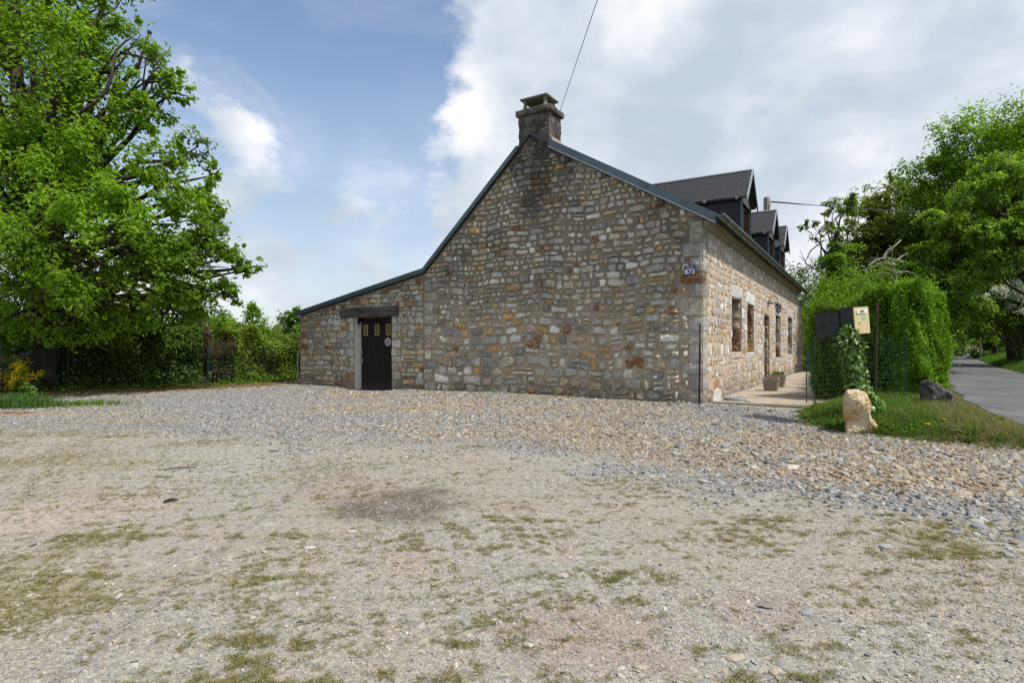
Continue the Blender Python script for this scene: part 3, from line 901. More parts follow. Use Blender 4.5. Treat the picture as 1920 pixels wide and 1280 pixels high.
# corner blocks wrap round the corner
for i, (lg, lf, z0, z1) in enumerate(QUOINS):
    g = .011; r = r1; n = 3
    A_, B_ = lf - g, lg - g
    V = []
    zsub = [z0 + g, (z0 + z1) / 2, z1 - g]
    for zi, zz in enumerate(zsub):
        edge = .008 if zi != 1 else 0
        o_ = .015 * r.uniform(.5, 1.5)
        ring = [(-.05 + .10, B_, zz), (-o_ * .5, B_ - .015, zz), (-o_ - r.uniform(0, .02) + edge, B_ * .55, zz), (-o_ + edge + r.uniform(-.01, .01), .03, zz),
                (-o_ + edge + .018, -o_ + edge + .018, zz), (.03, -o_ + edge + r.uniform(-.01, .01), zz), (A_ * .55, -o_ - r.uniform(0, .015) + edge, zz), (A_ - .015, -o_ * .5, zz), (A_, .05, zz)]
        V += ring
    m9 = 9; Fs = []
    for zi in range(2):
        for q in range(m9 - 1): Fs.append((zi * m9 + q + 1, zi * m9 + q, (zi + 1) * m9 + q, (zi + 1) * m9 + q + 1))
    Fs.append(tuple(range(m9))); Fs.append(tuple(2 * m9 + q for q in range(m9))[::-1])
    Fs = [f[::-1] for f in Fs]
    tq = [PAL[9], PAL[7] * 1.2, PAL[0] * .85, PAL[0], PAL[9] * 1.1, PAL[0] * .95, PAL[2] * .8, PAL[7] * 1.3, PAL[5] * .9, PAL[0] * .9, PAL[0], PAL[9]][i]
    me = raw_mesh('cornerstone', V, [a for f in Fs for a in f], [len(f) for f in Fs], STONE.m, tq)
    obj('cornerstone', me, HOUSE)

stones.sort(key=lambda s_: -s_[3])
NPART = 285
for W, Fs, tn, _ in stones[:NPART]:
    obj('stone', raw_mesh('stone', W, [a for f in Fs for a in f], [len(f) for f in Fs], STONE.m, tn), HOUSE)
mb = MB()
for W, Fs, tn, _ in stones[NPART:]: mb.add(W, Fs, tuple(tn))
mb.build('small_stones', STONE.m, HOUSE, tint=True, kind='stuff')

# ---- roofs


def roof_slab(s0, s1, x0, x1, th=.09):
    z0 = 4.35 + .581 * s0 if s0 < 0 else roof_z(s0 + 1e-4); z1 = roof_z(s1 - 1e-4)
    return MB().hexa([(x0, s0, z0 - th), (x1, s0, z0 - th), (x0, s1, z1 - th), (x1, s1, z1 - th), (x0, s0, z0), (x1, s0, z0), (x0, s1, z1), (x1, s1, z1)], (.05, .05, .052))


roof_slab(-.30, APEX_S, -.08, LEN + .12).build('roof', SLATE.m, HOUSE, tint=True)
roof_slab(APEX_S, BREAK_S, -.08, LEN + .12).build('roof', SLATE.m, HOUSE, tint=True)
roof_slab(BREAK_S, END_S + .14, -.08, 6.6).build('roof', SLATE.m, HOUSE, tint=True)
MB().tube([(.6, APEX_S, APEX_Z + .02), (LEN + .12, APEX_S, APEX_Z + .02)], .09, 10).build('ridge_cap', ZINC, HOUSE)


def verge(s0, s1, hgt, mat=ZINC, lip=True):
    z = lambda s: (4.35 + .581 * s if s < 0 else roof_z(s))
    e = 1e-4
    za_, zb_ = z(s0 + e), z(s1 - e)
    m = MB()
    m.hexa([(-.125, s0, za_ - hgt), (-.082, s0, za_ - hgt), (-.125, s1, zb_ - hgt), (-.082, s1, zb_ - hgt), (-.125, s0, za_ + .03), (-.082, s0, za_ + .03), (-.125, s1, zb_ + .03), (-.082, s1, zb_ + .03)])
    m.hexa([(-.08, s0, za_ + .005), (.10, s0, za_ + .005), (-.08, s1, zb_ + .005), (.10, s1, zb_ + .005), (-.08, s0, za_ + .03), (.10, s0, za_ + .03), (-.08, s1, zb_ + .03), (.10, s1, zb_ + .03)])
    v = m.build('verge_flashing', mat, HOUSE)
    if lip:
        l_ = MB().hexa([(-.138, s0, za_ - hgt - .022), (-.08, s0, za_ - hgt - .022), (-.138, s1, zb_ - hgt - .022), (-.08, s1, zb_ - hgt - .022), (-.138, s0, za_ - hgt - .002), (-.08, s0, za_ - hgt - .002), (-.138, s1, zb_ - hgt - .002), (-.08, s1, zb_ - hgt - .002)])
        l_.build('drip_edge', ZINC_PALE, v)


verge(-.30, 1.25, .17); verge(1.255, 3.84, .17)
verge(4.80, BREAK_S, .12, lip=False)
verge(BREAK_S + .01, 10.6, .11, lip=False); verge(10.605, END_S + .14, .11, lip=False)
for s in (.95, 2.35, 3.35): MB().box(-.075, .0, s - .07, s + .07, roof_z(s) - .36, roof_z(s) - .20, jit=.006).build('purlin_end', WOOD_DARK.m, HOUSE)
for s in (4.98, 6.3): MB().box(-.07, .0, s - .06, s + .06, roof_z(s) - .36, roof_z(s) - .24, jit=.006).build('purlin_end', WOOD_DARK.m, HOUSE)
# cement cornice below the eaves and gutter
mb = MB()
prof = [(.0, 3.93), (-.05, 3.96), (-.10, 4.02), (-.16, 4.10), (-.20, 4.135), (.0, 4.135)]
xs_ = np.arange(.02, LEN, .6)
vs = []; 
for i, x in enumerate(xs_):
    for j_, (y, z_) in enumerate(prof): vs.append((x, y + (0 if j_ in (0, 5) else random.uniform(-.012, .012)), z_ + random.uniform(-.01, .01)))
fs = []
for i in range(len(xs_) - 1):
    for j_ in range(6): fs.append((i * 6 + j_, i * 6 + (j_ + 1) % 6, (i + 1) * 6 + (j_ + 1) % 6, (i + 1) * 6 + j_))
fs.append(tuple(range(6))[::-1])
mb.add(vs, fs).build('cornice', CEMENT, HOUSE, smooth=True)
mb = MB(); n = 12; vs = []; fs = []
gx_ = [-.14] + list(np.arange(1.0, LEN, 1.0)) + [LEN + .15]
for i, x in enumerate(gx_):
    zz = 4.165 - .05 * i / len(gx_)
    for rr in (.085, .073):
        for k in range(n + 1):
            a = math.pi * k / n; vs.append((x, -.385 + rr * math.cos(a), zz - rr * math.sin(a)))
st = 2 * (n + 1)
for i in range(len(gx_) - 1):
    for k in range(n):
        b0, b1 = i * st + k, (i + 1) * st + k
        fs.append((b0, b0 + 1, b1 + 1, b1)); fs.append((b0 + n + 1, b1 + n + 1, b1 + n + 2, b0 + n + 2))
    for k in (0, n): fs.append((i * st + k, (i + 1) * st + k, (i + 1) * st + n + 1 + k, i * st + n + 1 + k))
for i in (0, len(gx_) - 1): fs.append(tuple(i * st + k for k in range(n + 1)))
gut = mb.add(vs, fs).build('gutter', GUTTER, HOUSE, smooth=False)
MB().tube([(-.14, -.47, 4.168), (LEN + .15, -.47, 4.12)], .012, 8).build('gutter_bead', ZINC_PALE, gut)
for x in np.arange(.5, LEN, .9):
    m = MB(); zz = 4.165 - .05 * x / LEN
    m.tube([(x, -.385 + .092 * math.cos(a), zz - .092 * math.sin(a)) for a in np.linspace(0, math.pi, 9)], .008, 5)
    m.build('gutter_bracket', GUTTER, gut)
dp = MB().tube([(LEN + .02, -.385, 4.04), (LEN + .02, -.385, 3.86), (LEN + .02, -.30, 3.74), (LEN + .02, -.10, 3.62), (LEN + .02, -.075, 3.5), (LEN + .02, -.075, 0.0)], .045, 10)
dp.build('downpipe', ZINC, HOUSE, smooth=True)

# ---- chimney
m = MB()
m.box(-.012, .66, 3.874, 4.787, 6.42, 7.37)
ch = m.build('chimney', CHIM.m, HOUSE)
sub = ch.modifiers.new('cut', 'SUBSURF'); sub.subdivision_type = 'SIMPLE'; sub.levels = sub.render_levels = 5
tx = bpy.data.textures.new('rough_render', 'CLOUDS'); tx.noise_scale = .18; tx.noise_depth = 3
dm = ch.modifiers.new('rough', 'DISPLACE'); dm.texture = tx; dm.strength = .07; dm.mid_level = .5; dm.texture_coords = 'LOCAL'
m = MB().box(-.09, .735, 3.80, 4.862, 7.37, 7.53); cc = m.build('chimney_cap', CHIM.m, ch, bevel=.03)
sub = cc.modifiers.new('cut', 'SUBSURF'); sub.subdivision_type = 'SIMPLE'; sub.levels = sub.render_levels = 4
dm = cc.modifiers.new('rough', 'DISPLACE'); dm.texture = tx; dm.strength = .05; dm.texture_coords = 'LOCAL'
CONC = simple('lichen_concrete', (.20, .19, .155), .9, 0, .35, 7, .6, .015)
MB().box(.02, .62, 3.96, 4.73, 7.525, 7.58).build('flue_collar', CONC, ch, bevel=.012)
for x in (.09, .55):
    for y in (4.04, 4.64):
        MB().tube([(x, y, 7.575), (x, y, 7.66), (x, y, 7.745), (x, y, 7.81)], [.075, .048, .042, .055], 8).build('cowl_leg', CONC, ch)
MB().box(-.02, .66, 3.93, 4.75, 7.80, 7.845).build('cowl_slab', CONC, ch, bevel=.01)
MB().box(.12, .52, 4.1, 4.58, 7.53, 7.60).build('flue', BLACKIRON, ch)
m = MB()     # mortar fillet where the roof meets the chimney
m.add([(.0, 3.76, roof_z(3.76) + .035), (.74, 3.76, roof_z(3.76) + .035), (.74, 3.87, roof_z(3.87) + .16), (.0, 3.87, roof_z(3.87) + .16), (0, 3.9, 6.5), (.74, 3.9, 6.5)], [(0, 1, 2, 3), (0, 3, 4), (1, 5, 2)])
m.build('flashing_fillet', CEMENT, ch)

# ---- dormers: front faces at t (t0..t1)
r3 = np.random.default_rng(5)


def dormer(tr, half, w0, w1, zr, ze, cheek=None):
    D = link(bpy.data.objects.new('dormer', None)); D.parent = HOUSE; D.location = (0, 0, 0)
    yf, ov = -.03, .19
    zback = lambda y: 4.35 + .581 * y
    sl = (zr - ze) / half
    yback = (zr - 4.35) / .581
    # slates of both slopes
    m = MB(); me_ = MB()
    L = math.hypot(half, zr - ze); rows = 12; dl = L / rows
    for sg in (-1, 1):
        for i in range(rows):
            d0, d1 = i * dl - .05, (i + 1) * dl + (.02 if i < rows - 1 else 0)
            f0, f1 = 1 - i / rows + .012, 1 - (i + 1) / rows - .05 * (i < rows - 1)
            xa, xb = tr + sg * half * f0, tr + sg * half * max(f1, 0)
            za_, zb_ = zr - sl * half * f0 + .020, zr - sl * half * max(f1, 0) + .012
            yend = min(yback, (za_ - 4.35) / .581 + .5)
            y = -ov - .02 + (.0 if i % 2 else -.11)
            y = -ov - .03
            first = True
            while y < yend:
                w = .08 if (first and i % 2) else .165; first = False
                y1 = min(y + w - .002, yend)
                if y1 - y > .02:
                    tn = np.array((.036, .034, .034)) * r3.uniform(.86, 1.14)
                    dz = r3.uniform(-.0015, .0015)
                    A0 = (xa, y, za_ + dz); B0 = (xa, y1, za_ + dz); C0 = (xb, y1, zb_); D0 = (xb, y, zb_)
                    lo = lambda p, q=.006: (p[0], p[1], p[2] - q)
                    m.hexa([lo(A0), lo(B0), lo(D0), lo(C0), A0, B0, D0, C0], tuple(tn))
                    if r3.random() < .10:
                        hx, hz = xa + sg * .006, za_ + .004
                        me_.box(hx - .005, hx + .005, (y + y1) / 2 - .006, (y + y1) / 2 + .006, hz - .008, hz + .006)
                y += w
    # underlay
    for sg in (-1, 1):
        a = [(tr, -ov, zr - .05), (tr, yback, zr - .05), (tr + sg * half, -ov, ze - .05), (tr + sg * half, max(.2, (ze - 4.35) / .581 + .3), ze - .05)]
        b_ = [(p[0], p[1], p[2] + .045) for p in a]
        m.hexa(a + b_, (.03, .028, .026))
    m.build('slates', SLATE.m, D, tint=True, kind='stuff')
    me_.build('slate_hooks', ZINC_PALE, D, kind='stuff')
    MB().tube([(tr, -ov - .04, zr + .028), (tr, yback, zr + .028)], .030, 8).build('ridge_strip', ZINC_PALE, D)
    # verge boards on the gablet
    for sg in (-1, 1):
        e0 = Vector((tr, -ov - .065, zr + .05)); e1 = Vector((tr + sg * (half + .02), -ov - .065, ze + .02 - .02)); hgt = Vector((0, 0, -.13)); dep = Vector((0, .035, 0))
        MB().hexa([e0 + hgt, e1 + hgt, e0 + hgt + dep, e1 + hgt + dep, e0, e1, e0 + dep, e1 + dep]).build('verge_board', ZINC_PALE if sg < 0 else ZINC, D)
    # cheeks clad in large slates
    for x, sg in ((w0, -1), (w1, 1)):
        m = MB(); zb_ = zback(yf) - .02
        yk = (ze + .05 - 4.35) / .581
        zz = 4.3
        while zz < ze + .08:
            z1 = zz + .17; y = yf - .01
            while y < yk:
                w = .30
                y0_, y1_ = y, min(y + w - .006, yk)
                ylim = lambda zq: (zq - 4.35) / .581
                if zz > 4.35 + .581 * y0_ - .25:
                    tn = np.array((.018, .020, .024)) * r3.uniform(.7, 1.25); o1, o2 = .022, .008
                    m.hexa([(x + sg * o1, y0_, zz - .01), (x, y0_, zz - .01), (x + sg * o1, y1_, zz - .01), (x, y1_, zz - .01), (x + sg * o2, y0_, min(z1, ze + .06)), (x, y0_, min(z1, ze + .06)), (x + sg * o2, y1_, min(z1, ze + .06)), (x, y1_, min(z1, ze + .06))], tuple(tn))
                y += w
            zz = z1
        m.box(x - .03 if sg > 0 else x + .001, x - .001 if sg > 0 else x + .03, yf, yk, 4.25, ze + .06, tint=(.02, .02, .022))
        m.build('cheek', SLATE.m, D, tint=True)
        MB().box(x - .012 if sg > 0 else x - .045, x + .045 if sg > 0 else x + .012, yf - .045, yf - .002, 4.32, ze + .02).build('corner_flashing', ZINC, D)
    for sg in (-1,):
        for y in (.06, .95):
            xx = w0 - .09
            MB().box(xx - .10, xx + .06, y - .035, y + .035, ze - .06, ze + .02).build('rafter_end', RENDER, D)
    # gablet boards above the window
    m = MB(); nb = 4; top_ = zr - .12; bot = ze - .10
    for i in range(nb):
        za_ = bot + (top_ - bot) * i / nb; zb_ = bot + (top_ - bot) * (i + 1) / nb - .008
        ha = min((zr - za_) / sl, (w1 - w0) / 2 + .04) - .02; hb = min((zr - zb_) / sl, (w1 - w0) / 2 + .04) - .02
        m.hexa([(tr - ha, yf - .03, za_), (tr + ha, yf - .03, za_), (tr - ha, yf + .01, za_), (tr + ha, yf + .01, za_), (tr - hb, yf - .022, zb_), (tr + hb, yf - .022, zb_), (tr - hb, yf + .01, zb_), (tr + hb, yf + .01, zb_)], (.05, .045, .04))
    m.build('gablet_boards', WOOD_DARK.m, D)
    # window
    wx0, wx1, wz0, wz1 = w0 + .10, w1 - .10, 4.42, ze - .11
    m = MB(); y0_, y1_ = yf + .05, yf + .11
    for bx in ((wx0, wx0 + .07, wz0, wz1), (wx1 - .07, wx1, wz0, wz1), (wx0 + .07, wx1 - .07, wz0, wz0 + .07), (wx0 + .07, wx1 - .07, wz1 - .07, wz1), ((wx0 + wx1) / 2 - .045, (wx0 + wx1) / 2 + .045, wz0 + .07, wz1 - .07)):
        m.box(bx[0], bx[1], y0_, y1_, bx[2], bx[3])
    m.build('window_frame', DARKWOOD, D)
    for px_ in ((wx0 + .07, (wx0 + wx1) / 2 - .045), ((wx0 + wx1) / 2 + .045, wx1 - .07)):
        MB().box(px_[0], px_[1], yf + .075, yf + .085, wz0 + .07, wz1 - .07).build('pane', GLASS, D)
    m = MB()
    m.box(w0 + .013, wx0 + .002, yf - .002, yf + .12, 4.32, ze - .02); m.box(wx1 - .002, w1 - .013, yf - .002, yf + .12, 4.32, ze - .02)
    m.build('window_post', DARKWOOD, D)
    MB().box(w0 + .03, w1 - .03, yf + .2, yf + .23, 4.2, ze).build('dark_backing', DARKWOOD, D)  # dark sheet behind the panes, standing in for the unlit interior


dormer(5.0, .84, 4.30, 5.70, 6.46, 5.54)
dormer(10.1, .84, 9.40, 10.80, 6.30, 5.40)
dormer(13.3, .84, 12.60, 14.00, 6.28, 5.38)

# ---- windows and doors of the long front
for a0, a1, b0, b1 in WINS:
    W_ = link(bpy.data.objects.new('window', None)); W_.parent = HOUSE
    m = MB(); y0_, y1_ = .33, .39
    mid = (a0 + a1) / 2
    for bx in ((a0, a0 + .06, b0, b1), (a1 - .06, a1, b0, b1), (a0 + .06, a1 - .06, b0, b0 + .06), (a0 + .06, a1 - .06, b1 - .06, b1), (mid - .04, mid + .04, b0 + .06, b1 - .06)): m.box(bx[0], bx[1], y0_, y1_, bx[2], bx[3])
    m.build('frame', DARKWOOD, W_)
    for q in ((a0 + .06, mid - .04), (mid + .04, a1 - .06)): MB().box(q[0], q[1], .355, .365, b0 + .06, b1 - .06).build('pane', GLASS, W_)
a0, a1, b0, b1 = FDOOR
D_ = link(bpy.data.objects.new('front_door', None)); D_.parent = HOUSE
for i in range(6):
    w = (a1 - a0) / 6; MB().box(a0 + i * w + .003, a0 + (i + 1) * w - .003, .34, .38, b0, b1).build('board', DARKWOOD, D_)
MB().box(a0, a1, .381, .40, b0, b1).build('backing', DARKWOOD, D_)
MB().tube([(a1 - .1, .33, 1.0), (a1 - .1, .28, 1.0), (a1 - .22, .28, 1.0)], .012, 6).build('handle', BLACKIRON, D_)
# garage door in the lean-to
D_ = link(bpy.data.objects.new('garage_door', None)); D_.parent = HOUSE
bs = [GAR0 + .005 + (GAR1 - GAR0 - .02) * i / 12 for i in range(13)]
PANES = [(9.645, 9.84), (10.145, 10.325), (10.64, 10.825)]
PZ0, PZ1 = 1.65, 2.0
for i in range(12):
    y0_, y1_ = bs[i] + .003, bs[i + 1] - .003
    MB().box(.30 + r1.uniform(-.003, .003), .335, y0_, y1_, -.09 + r1.uniform(0, .03), GARTOP + .04).build('plank', DOORPAINT.m, D_)
MB().box(.336, .36, GAR0, GAR1, -.1, GARTOP + .04).build('backing', DOORPAINT.m, D_)
CREAM = simple('cream_frame', (.42, .34, .17), .6, 0, .1, 8)
for a0_, a1_ in PANES:
    m = MB(); x0, x1 = .284, .298; t_ = .022
    for bx in ((a0_, a0_ + t_, PZ0, PZ1), (a1_ - t_, a1_, PZ0, PZ1), (a0_ + t_, a1_ - t_, PZ0, PZ0 + t_), (a0_ + t_, a1_ - t_, PZ1 - t_, PZ1)): m.box(x0, x1, bx[0], bx[1], bx[2], bx[3])
    m.build('pane_frame', CREAM, D_)
    MB().box(.288, .294, a0_ + t_, a1_ - t_, PZ0 + t_, PZ1 - t_).build('pane', AMBER, D_)
STEEL = simple('worn_steel', (.42, .43, .44), .35, .8, .15, 20)
MB().tube([(.297, 10.87, 1.20), (.25, 10.87, 1.20), (.25, 10.87, 1.02), (.297, 10.87, 1.02)], .011, 6).build('handle', STEEL, D_)
m = MB().box(.285, .298, 10.85, 10.89, .84, .93); m.tube([(.285, 10.87, .86), (.27, 10.87, .80), (.275, 10.87, .76)], .012, 6); m.build('hasp', STEEL, D_)
# reveals, lintel beam, sill
MB().box(.03, .37, GAR1 - .006, GAR1 + .004, -.12, GARTOP - .01).build('plaster_jamb', PLASTER, HOUSE)
MB().box(-.075, .40, BEAM[0], BEAM[1], GARTOP + .005, GARTOP + .285).build('lintel_beam', WOOD_DARK.m, HOUSE, bevel=.012)
MB().box(.04, .5, GAR0 + .005, GAR1 - .01, -.25, -.105).build('threshold', RENDER, HOUSE)


def hpos(t, s, z): x, y = from_house(t, s); return (float(x), float(y), z)


# ------------------------------------------------------------------ small things on and by the house
# number plaque
BLUE = simple('blue_enamel', (.010, .016, .085), .3, 0, .08, 5, spec=.5)
WHITE_PRINT = simple('white_print', (.72, .73, .76), .5, 0, .03, 5)
pl = empty('number_plaque', hpos(-.095, .265, 2.985), HANG, label='small blue enamel house number plaque reading 873 on the corner stones', cat='number plaque')
PW, PH = .255, .225
MB().box(-.006, .006, -PW / 2, PW / 2, -PH / 2, PH / 2).build('plate', BLUE, pl, bevel=.003)


def text(body, size, parent, loc, rot, mat, name='number', bold=0.0):
    cu = bpy.data.curves.new(name, 'FONT'); cu.body = body; cu.size = size; cu.align_x = 'CENTER'; cu.align_y = 'CENTER'; cu.extrude = .001; cu.offset = bold
    cu.materials.append(mat); o = link(bpy.data.objects.new(name, cu)); o.parent = parent; o.location = loc; o.rotation_euler = rot
    C.view_layer.update(); me = bpy.data.meshes.new_from_object(o.evaluated_get(C.evaluated_depsgraph_get())); me.name = name
    bpy.data.objects.remove(o); o = obj(name, me, parent); o.location = loc; o.rotation_euler = rot; return o


text('873', .155, pl, (-.0085, 0, -.032), (R(90), 0, R(-90)), WHITE_PRINT, 'number', .004)
m = MB()     # the small line above the number is too fine to read: little raised strokes
yy = .085
rr_ = np.random.default_rng(2)
for w_ in (8, 0, 3, 0, 3):
    if w_ == 0: yy -= .010; continue
    for _ in range(w_):
        m.box(-.0085, -.0065, yy - .0075, yy, .066, .066 + rr_.choice([.017, .021])); yy -= .0105
m.build('small_print', WHITE_PRINT, pl)

# no-parking roundel on the garage door
sg_ = empty('no_parking_sign', hpos(.292, 9.775, 1.44), HANG, label='small round no-parking roundel fixed on the dark garage door', cat='sign')
ROT = Matrix.Rotation(R(-90), 4, 'Y')
REDP = simple('faded_red_print', (.46, .30, .22), .55, 0, .08, 8); BLUEP = simple('faded_blue_print', (.17, .25, .42), .55, 0, .08, 8)


def disc(r0, r1, x0, x1, n=32):
    m = MB()
    for k in range(n):
        a, b = 2 * math.pi * k / n, 2 * math.pi * (k + 1) / n
        q = lambda r, t, x: (x, r * math.cos(t), r * math.sin(t))
        m.hexa([q(r0, a, x0), q(r1, a, x0), q(r0, b, x0), q(r1, b, x0), q(r0, a, x1), q(r1, a, x1), q(r0, b, x1), q(r1, b, x1)])
    return m


disc(0, .130, .0, .004).build('disc', WHITE, sg_)
disc(.085, .118, -.003, -.0005).build('ring', REDP, sg_)
disc(0, .085, -.003, -.0005).build('field', BLUEP, sg_)
MB().box(-.0055, -.0035, -.012, .012, -.085, .085, M=Matrix.Rotation(R(-45), 4, 'X')).build('slash', REDP, sg_)
lt = empty('security_lamp', hpos(.16, 10.93, 2.06), HANG, label='small round lamp under the beam at the garage door', cat='lamp')
MB().lathe((0, 0, 0), [(.0, -.06), (.045, -.05), (.06, 0), (.05, .045), (.0, .06)], 14).build('housing', BLACKIRON, lt, smooth=True)
MB().lathe((-.05, .0, -.01), [(.0, -.035), (.028, -.025), (.035, 0), (.028, .025), (.0, .035)], 12).build('lens', STEEL, lt, smooth=True)
MB().box(-.01, .14, -.012, .012, .03, .17).build('bracket', BLACKIRON, lt)

# wall lantern on a curled bracket
ln = empty('wall_lantern', hpos(9.5, 0, 2.83), HANG, label='old lantern hanging from a curled iron bracket by the front door', cat='lantern')
pts = [(0, -.035, -.12), (0, -.05, .05)] + [(0, -.21 - .16 * math.cos(a), .05 + .22 * math.sin(a)) for a in np.linspace(0, math.pi, 12)] + [(0, -.37, -.01)]
MB().tube(pts, .011, 6).build('bracket', BLACKIRON, ln)
MB().tube([(0, -.05, -.02)] + [(0, -.11 + .06 * math.cos(a), .06 + .06 * math.sin(a)) for a in np.linspace(math.pi, 5.5 * math.pi / 2, 12)], .008, 5).build('scroll', BLACKIRON, ln)
MB().box(-.02, .02, -.036, -.022, -.22, .12).build('backplate', BLACKIRON, ln)
MB().lathe((0, -.37, 0), [(.02, .03), (.05, .0), (.13, -.05), (.14, -.07), (.10, -.072)], 6).build('hood', BLACKIRON, ln)
LGLASS = Mat('milky_lantern_glass'); LGLASS.set(color=(.30, .29, .25), rough=.25); LGLASS = LGLASS.m
MB().lathe((0, -.37, 0), [(.098, -.075), (.07, -.29)], 6).build('glass', LGLASS, ln)
m = MB()
for k in range(6):
    a = 2 * math.pi * k / 6; m.tube([(.104 * math.cos(a), -.37 + .104 * math.sin(a), -.07), (.074 * math.cos(a), -.37 + .074 * math.sin(a), -.295)], .008, 4)
m.build('frame', BLACKIRON, ln)
MB().lathe((0, -.37, 0), [(.078, -.29), (.05, -.32), (.02, -.34), (.008, -.37)], 6).build('base_cap', BLACKIRON, ln)

# slim green post at the corner
GREENMETAL = simple('green_plastic_coat', (.012, .045, .042), .45, 0, .2, 9)
px_, py_ = P(1311, 652, 12.75).x, 12.75
po = empty('metal_post', (px_, py_, gz(px_, py_)), 0, label='slim dark green metal post leaning at the corner of the house', cat='post')
MB().tube([(0, 0, -.2), (.045, .10, 1.30), ], .021, 8).build('post', BLACKIRON, po)
MB().tube([(.045, .10, 1.301), (.066, .145, 1.78)], .017, 8).build('upper_tube', GREENMETAL, po)
# white lid and coil of hose at the foot of the front wall
wp = empty('white_lid', hpos(.62, -.17, .14), HANG, label='white oval plastic lid leaning at the foot of the front wall', cat='lid')
m = disc(0, .165, -.008, .008, 28); o = m.build('lid', WHITE, wp); o.rotation_euler = (0, R(-14), R(58)); o.scale = (1, .78, 1.1)
o2 = disc(.13, .165, .009, .02, 28).build('rim', WHITE, wp); o2.rotation_euler = o.rotation_euler; o2.scale = o.scale
HOSE = simple('grey_hose', (.33, .35, .36), .55, 0, .1, 12)
hc = empty('coiled_hose', hpos(1.02, -.50, 0.03), HANG, label='loose coil of grey hose lying on the path by the wall', cat='hose')
pts = []
for k in range(150):
    a = k / 150 * 2 * math.pi * 5; r = .20 + .035 * math.sin(k * .31) + .03 * math.sin(k * .11)
    pts.append((r * 1.15 * math.cos(a), r * math.sin(a), .015 + .011 * (k // 30)))
pts += [(.05 - .1 * k, -.25 - .02 * k + .04 * math.sin(k), .015) for k in range(1, 6)]
MB().tube(pts, .012, 6).build('hose', HOSE, hc, smooth=True)

# concrete planters
PLANTER = simple('planter_concrete', (.30, .265, .21), .9, 0, .22, 9, .6, .012)
SOIL = simple('dark_soil', (.035, .027, .02), .95, 0, .3, 20, .5, .02)


def leaves_mesh(name, c, n, ax, L, Wd, cols, mat, fold=.18):
    """one folded kite per leaf"""
    c = np.asarray(c, float); n = n / (np.linalg.norm(n, axis=1)[:, None] + 1e-9)
    ax = ax - n * (ax * n).sum(1)[:, None]; ax = ax / (np.linalg.norm(ax, axis=1)[:, None] + 1e-9)
    sd = np.cross(n, ax); L = np.broadcast_to(L, len(c))[:, None]; Wd = np.broadcast_to(Wd, len(c))[:, None]
    b = c - ax * L * .5; t = c + ax * L * .5; mid = c + ax * L * .06
    l_ = mid + sd * Wd * .5 + n * Wd * fold; r_ = mid - sd * Wd * .5 + n * Wd * fold
    V = np.stack([b, r_, t, l_], 1).reshape(-1, 3)
    k = np.arange(len(c))[:, None] * 4
    F_ = np.concatenate([k, k + 1, k + 2, k, k + 2, k + 3], 1).ravel()
    return raw_mesh(name, V, F_, np.full(len(c) * 2, 3), mat, np.repeat(cols, 4, 0))


def unit(r, n): v = r.normal(size=(n, 3)); return v / np.linalg.norm(v, axis=1)[:, None]


def pick_cols(r, n, pal, jit=.22):
    pal = np.array(pal); return pal[r.integers(0, len(pal), n)] * r.uniform(1 - jit, 1 + jit, (n, 1))


G_OAK = [(.185, .320, .022), (.145, .27, .020), (.24, .36, .030), (.115, .225, .018)]
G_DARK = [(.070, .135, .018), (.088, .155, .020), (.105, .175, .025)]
G_WOOD = [(.155, .27, .03), (.13, .23, .028), (.195, .315, .038)]
G_YEL = [(.185, .305, .035), (.155, .27, .032), (.235, .345, .05)]
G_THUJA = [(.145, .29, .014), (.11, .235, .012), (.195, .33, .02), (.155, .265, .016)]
G_HEDGE = [(.155, .235, .022), (.125, .20, .02), (.19, .26, .03), (.11, .175, .02)]
G_MID = [(.125, .225, .025), (.10, .19, .022), (.165, .265, .03)]


def planter(x, y, rz, w, d, h, label, plant):
    e_ = empty('planter', (x, y, .03), rz, label=label, cat='planter', group='planters by the front door')
    ribs = 9; top, bot = 1.0, .78; t_ = .04
    vo = lambda s, z: [(-w / 2 * s, -d / 2 * s, z), (w / 2 * s, -d / 2 * s, z), (w / 2 * s, d / 2 * s, z), (-w / 2 * s, d / 2 * s, z)]
    a = vo(bot, 0) + vo(top, h) + vo(top - 2 * t_ / w, h) + vo(top - 2 * t_ / w - .02, h - .07)
    fs = [(3, 2, 1, 0)] + [(i, (i + 1) % 4, 4 + (i + 1) % 4, 4 + i) for i in range(4)] + [(4 + i, 4 + (i + 1) % 4, 8 + (i + 1) % 4, 8 + i) for i in range(4)] + [(8 + i, 8 + (i + 1) % 4, 12 + (i + 1) % 4, 12 + i) for i in range(4)]
    MB().add(a, fs).build('pot', PLANTER, e_)
    m = MB()
    for i in range(ribs):
        u = (i + .5) / ribs - .5
        for sgn in (-1, 1):
            m.tube([(u * w * bot * .93, sgn * d / 2 * bot, .01), (u * w * top * .93, sgn * d / 2 * top, h - .05)], .010, 4)
            m.tube([(sgn * w / 2 * bot, u * d * bot * .93, .01), (sgn * w / 2 * top, u * d * top * .93, h - .05)], .010, 4)
    m.build('ribs', PLANTER, e_)
    m = MB(); m.box(-w * .44, w * .44, -d * .44, d * .44, h - .10, h - .069); m.build('soil', SOIL, e_)
    if plant:
        r = np.random.default_rng(4); n = 420
        c_ = np.stack([r.uniform(-w * .4, w * .4, n), r.uniform(-d * .4, d * .4, n), h - .06 + r.uniform(0, .14, n) ** 1.0], 1)
        obj('plant', leaves_mesh('plant', c_, unit(r, n) + (0, 0, .6), unit(r, n) + (0, 0, .8), .06, .025, pick_cols(r, n, G_MID), LEAF), e_, kind='stuff')


